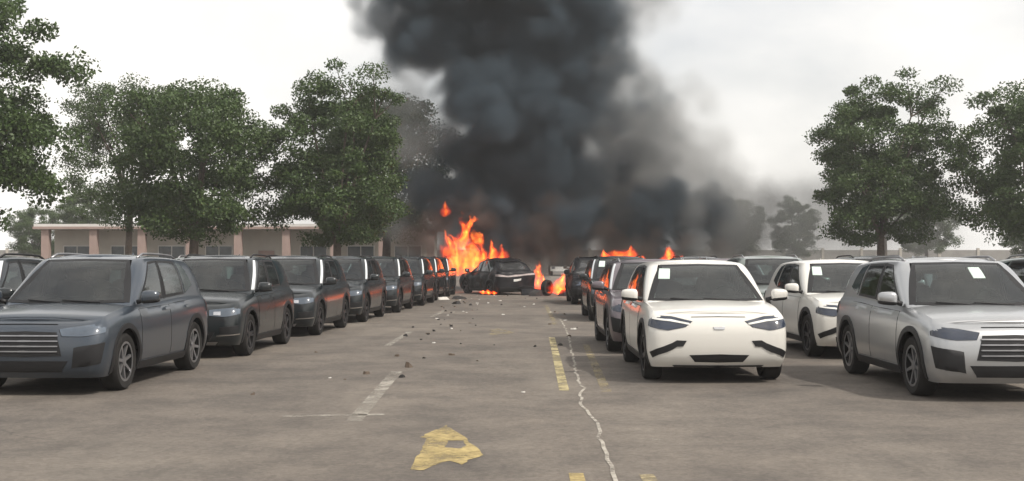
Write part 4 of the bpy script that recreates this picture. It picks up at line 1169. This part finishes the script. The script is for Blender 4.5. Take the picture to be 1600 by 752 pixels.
# ------------------------------------------------------------------ flames
def fire_mat(k):
    """glowing gas inside a tongue: a warped teardrop, hottest along its middle, torn into licks"""
    m = bpy.data.materials.new('flame'); m.use_nodes = True
    n, l = m.node_tree.nodes, m.node_tree.links; n.clear()
    def mt(op, a, b=None, c=None, cl=False):
        x = n.new('ShaderNodeMath'); x.operation = op; x.use_clamp = cl
        for i, v in enumerate((a, b, c)):
            if v is None: continue
            if hasattr(v, 'is_linked'): l.new(v, x.inputs[i])
            else: x.inputs[i].default_value = v
        return x.outputs[0]
    out = n.new('ShaderNodeOutputMaterial'); v = n.new('ShaderNodeVolumePrincipled')
    tc = n.new('ShaderNodeTexCoord'); ge = n.new('ShaderNodeNewGeometry')
    sx = n.new('ShaderNodeSeparateXYZ'); l.new(tc.outputs['Object'], sx.inputs[0])
    mp = n.new('ShaderNodeMapping'); mp.inputs['Scale'].default_value = (1.25, 1.25, 1.0); l.new(ge.outputs['Position'], mp.inputs[0])
    t1 = n.new('ShaderNodeTexNoise'); t1.inputs['Scale'].default_value = 1.0; t1.inputs['Detail'].default_value = 4; l.new(mp.outputs[0], t1.inputs['Vector'])
    sc = n.new('ShaderNodeSeparateColor'); l.new(t1.outputs['Color'], sc.inputs[0])
    amp = mt('MULTIPLY_ADD', sx.outputs[2], 2.1, .55)
    x = mt('MULTIPLY_ADD', mt('SUBTRACT', sc.outputs[0], .5), amp, sx.outputs[0])
    y = mt('MULTIPLY_ADD', mt('SUBTRACT', sc.outputs[1], .5), amp, sx.outputs[1])
    r_ = mt('SQRT', mt('ADD', mt('MULTIPLY', x, x), mt('MULTIPLY', y, y)))
    z = mt('ADD', sx.outputs[2], mt('MULTIPLY', mt('SUBTRACT', sc.outputs[2], .5), .35))
    up = mt('POWER', mt('SUBTRACT', 1.0, z, cl=True), .8)
    dn = mt('POWER', mt('MULTIPLY', mt('ADD', z, .06), 2.6, cl=True), .6)
    prof = mt('MAXIMUM', mt('MULTIPLY', mt('MULTIPLY', up, dn), .78), .002)
    f = mt('SUBTRACT', 1.0, mt('DIVIDE', r_, prof), cl=True)
    t2 = n.new('ShaderNodeTexNoise'); t2.inputs['Scale'].default_value = 3.4; t2.inputs['Detail'].default_value = 5; l.new(mp.outputs[0], t2.inputs['Vector'])
    lick = n.new('ShaderNodeMapRange'); lick.interpolation_type = 'SMOOTHSTEP'
    for i, q in ((1, .34), (2, .62), (3, .25), (4, 1.0)): lick.inputs[i].default_value = q
    l.new(t2.outputs['Fac'], lick.inputs[0])
    d = mt('MULTIPLY', mt('POWER', f, 1.7), lick.outputs[0])
    c = ramp(n, l, d, (0.02, (1.0, 0.030, 0.003)), (0.30, (1.0, 0.10, 0.007)), (0.65, (1.0, 0.30, 0.035)))
    v.inputs['Color'].default_value = (.08, .04, .03, 1)
    l.new(mt('MULTIPLY', d, 2.2), v.inputs['Density'])
    l.new(mt('MULTIPLY', d, k), v.inputs['Emission Strength']); l.new(c, v.inputs['Emission Color'])
    l.new(v.outputs[0], out.inputs['Volume'])
    m.cycles.volume_step_rate = .5
    return m
Vt, Ft = lathe([(.0002, -.10), (.75, -.06), (1.0, .2), (1.0, .5), (.8, .85), (.45, 1.1), (.0002, 1.15)], 14)
Vt = [(x, -z, y) for (x, y, z) in Vt]
tongue_me = {}
def fire(x0, z0, y, w, h, seed, label, lean=0.0, n=4, k=None):
    """a fire: several tongues of different height rising from one bed of width w"""
    r = random.Random(seed)
    root = empty('flame', (x0, y, z0)); tag(root, label, 'fire', 'flames')
    for i in range(n):
        f = 0 if n == 1 else (i / (n - 1) - .5)
        tw = w * r.uniform(.55, .8) * (1.2 if i == n // 2 else 1.0); th = h * (1.0 if i == n // 2 else r.uniform(.45, .8))
        kk = round((k or 9.0) * 1.05 / max(.5, tw), 1)
        if kk not in tongue_me: tongue_me[kk] = mesh('tongue', Vt, Ft, fire_mat(kk), True)
        o = link('tongue', tongue_me[kk], root, (f * w * .9, r.uniform(-.2, .2) * w, 0), (0, lean + r.uniform(-.16, .16), r.uniform(0, 6) * 0))
        o.scale = (tw * .85, tw * .85, th)
    return root
fire(-2.18, 0.8, 57.4, 1.55, 3.0, 1, 'tallest flame, rising left of the burning car', -.05, 5, 12)
fire(-3.15, 3.55, 57.0, .8, .75, 2, 'detached lick of red flame high in the smoke', .3, 1, 5)
fire(-0.98, 1.3, 57.9, 1.0, 1.25, 3, 'low flame showing behind the roof of the burning car', 0, 3)
fire(1.12, .05, 54.4, .85, 1.35, 4, 'flame at the right rear corner of the burning car', -.1, 3, 12)
fire(-1.0, .05, 52.35, .55, .22, 5, 'flat fire burning on the ground under the bumper of the burning car', 0, 3, 14)
fire(2.55, .10, 51.4, 1.35, 1.2, 6, 'fire in the wreckage on the ground between the burning car and the black car', .12, 4, 12)
fire(2.0, .06, 51.7, 1.1, .40, 7, 'small ground fire beside the charred wheel', 0, 3, 12)
fire(4.10, 1.35, 45.2, 1.2, .72, 8, 'flames above the roof of the black car on the right', .1, 4, 10)
fire(5.85, 1.35, 45.5, .8, .75, 9, 'flames behind the roof of the white car at the right', .1, 3, 9)

# ------------------------------------------------------------------ haze
hm = bpy.data.materials.new('haze_air'); hm.use_nodes = True
n_, l_ = hm.node_tree.nodes, hm.node_tree.links; n_.clear()
ho = n_.new('ShaderNodeOutputMaterial'); hv = n_.new('ShaderNodeVolumePrincipled')
hv.inputs['Color'].default_value = (.86, .86, .87, 1); hv.inputs['Density'].default_value = 0.0008; hv.inputs['Anisotropy'].default_value = 0.2
l_.new(hv.outputs[0], ho.inputs['Volume'])
b = MB(); b.box((0, 65, 14.5), (190, 172, 31)); tag(link('haze', b.mesh('haze', [hm])), kind='stuff')
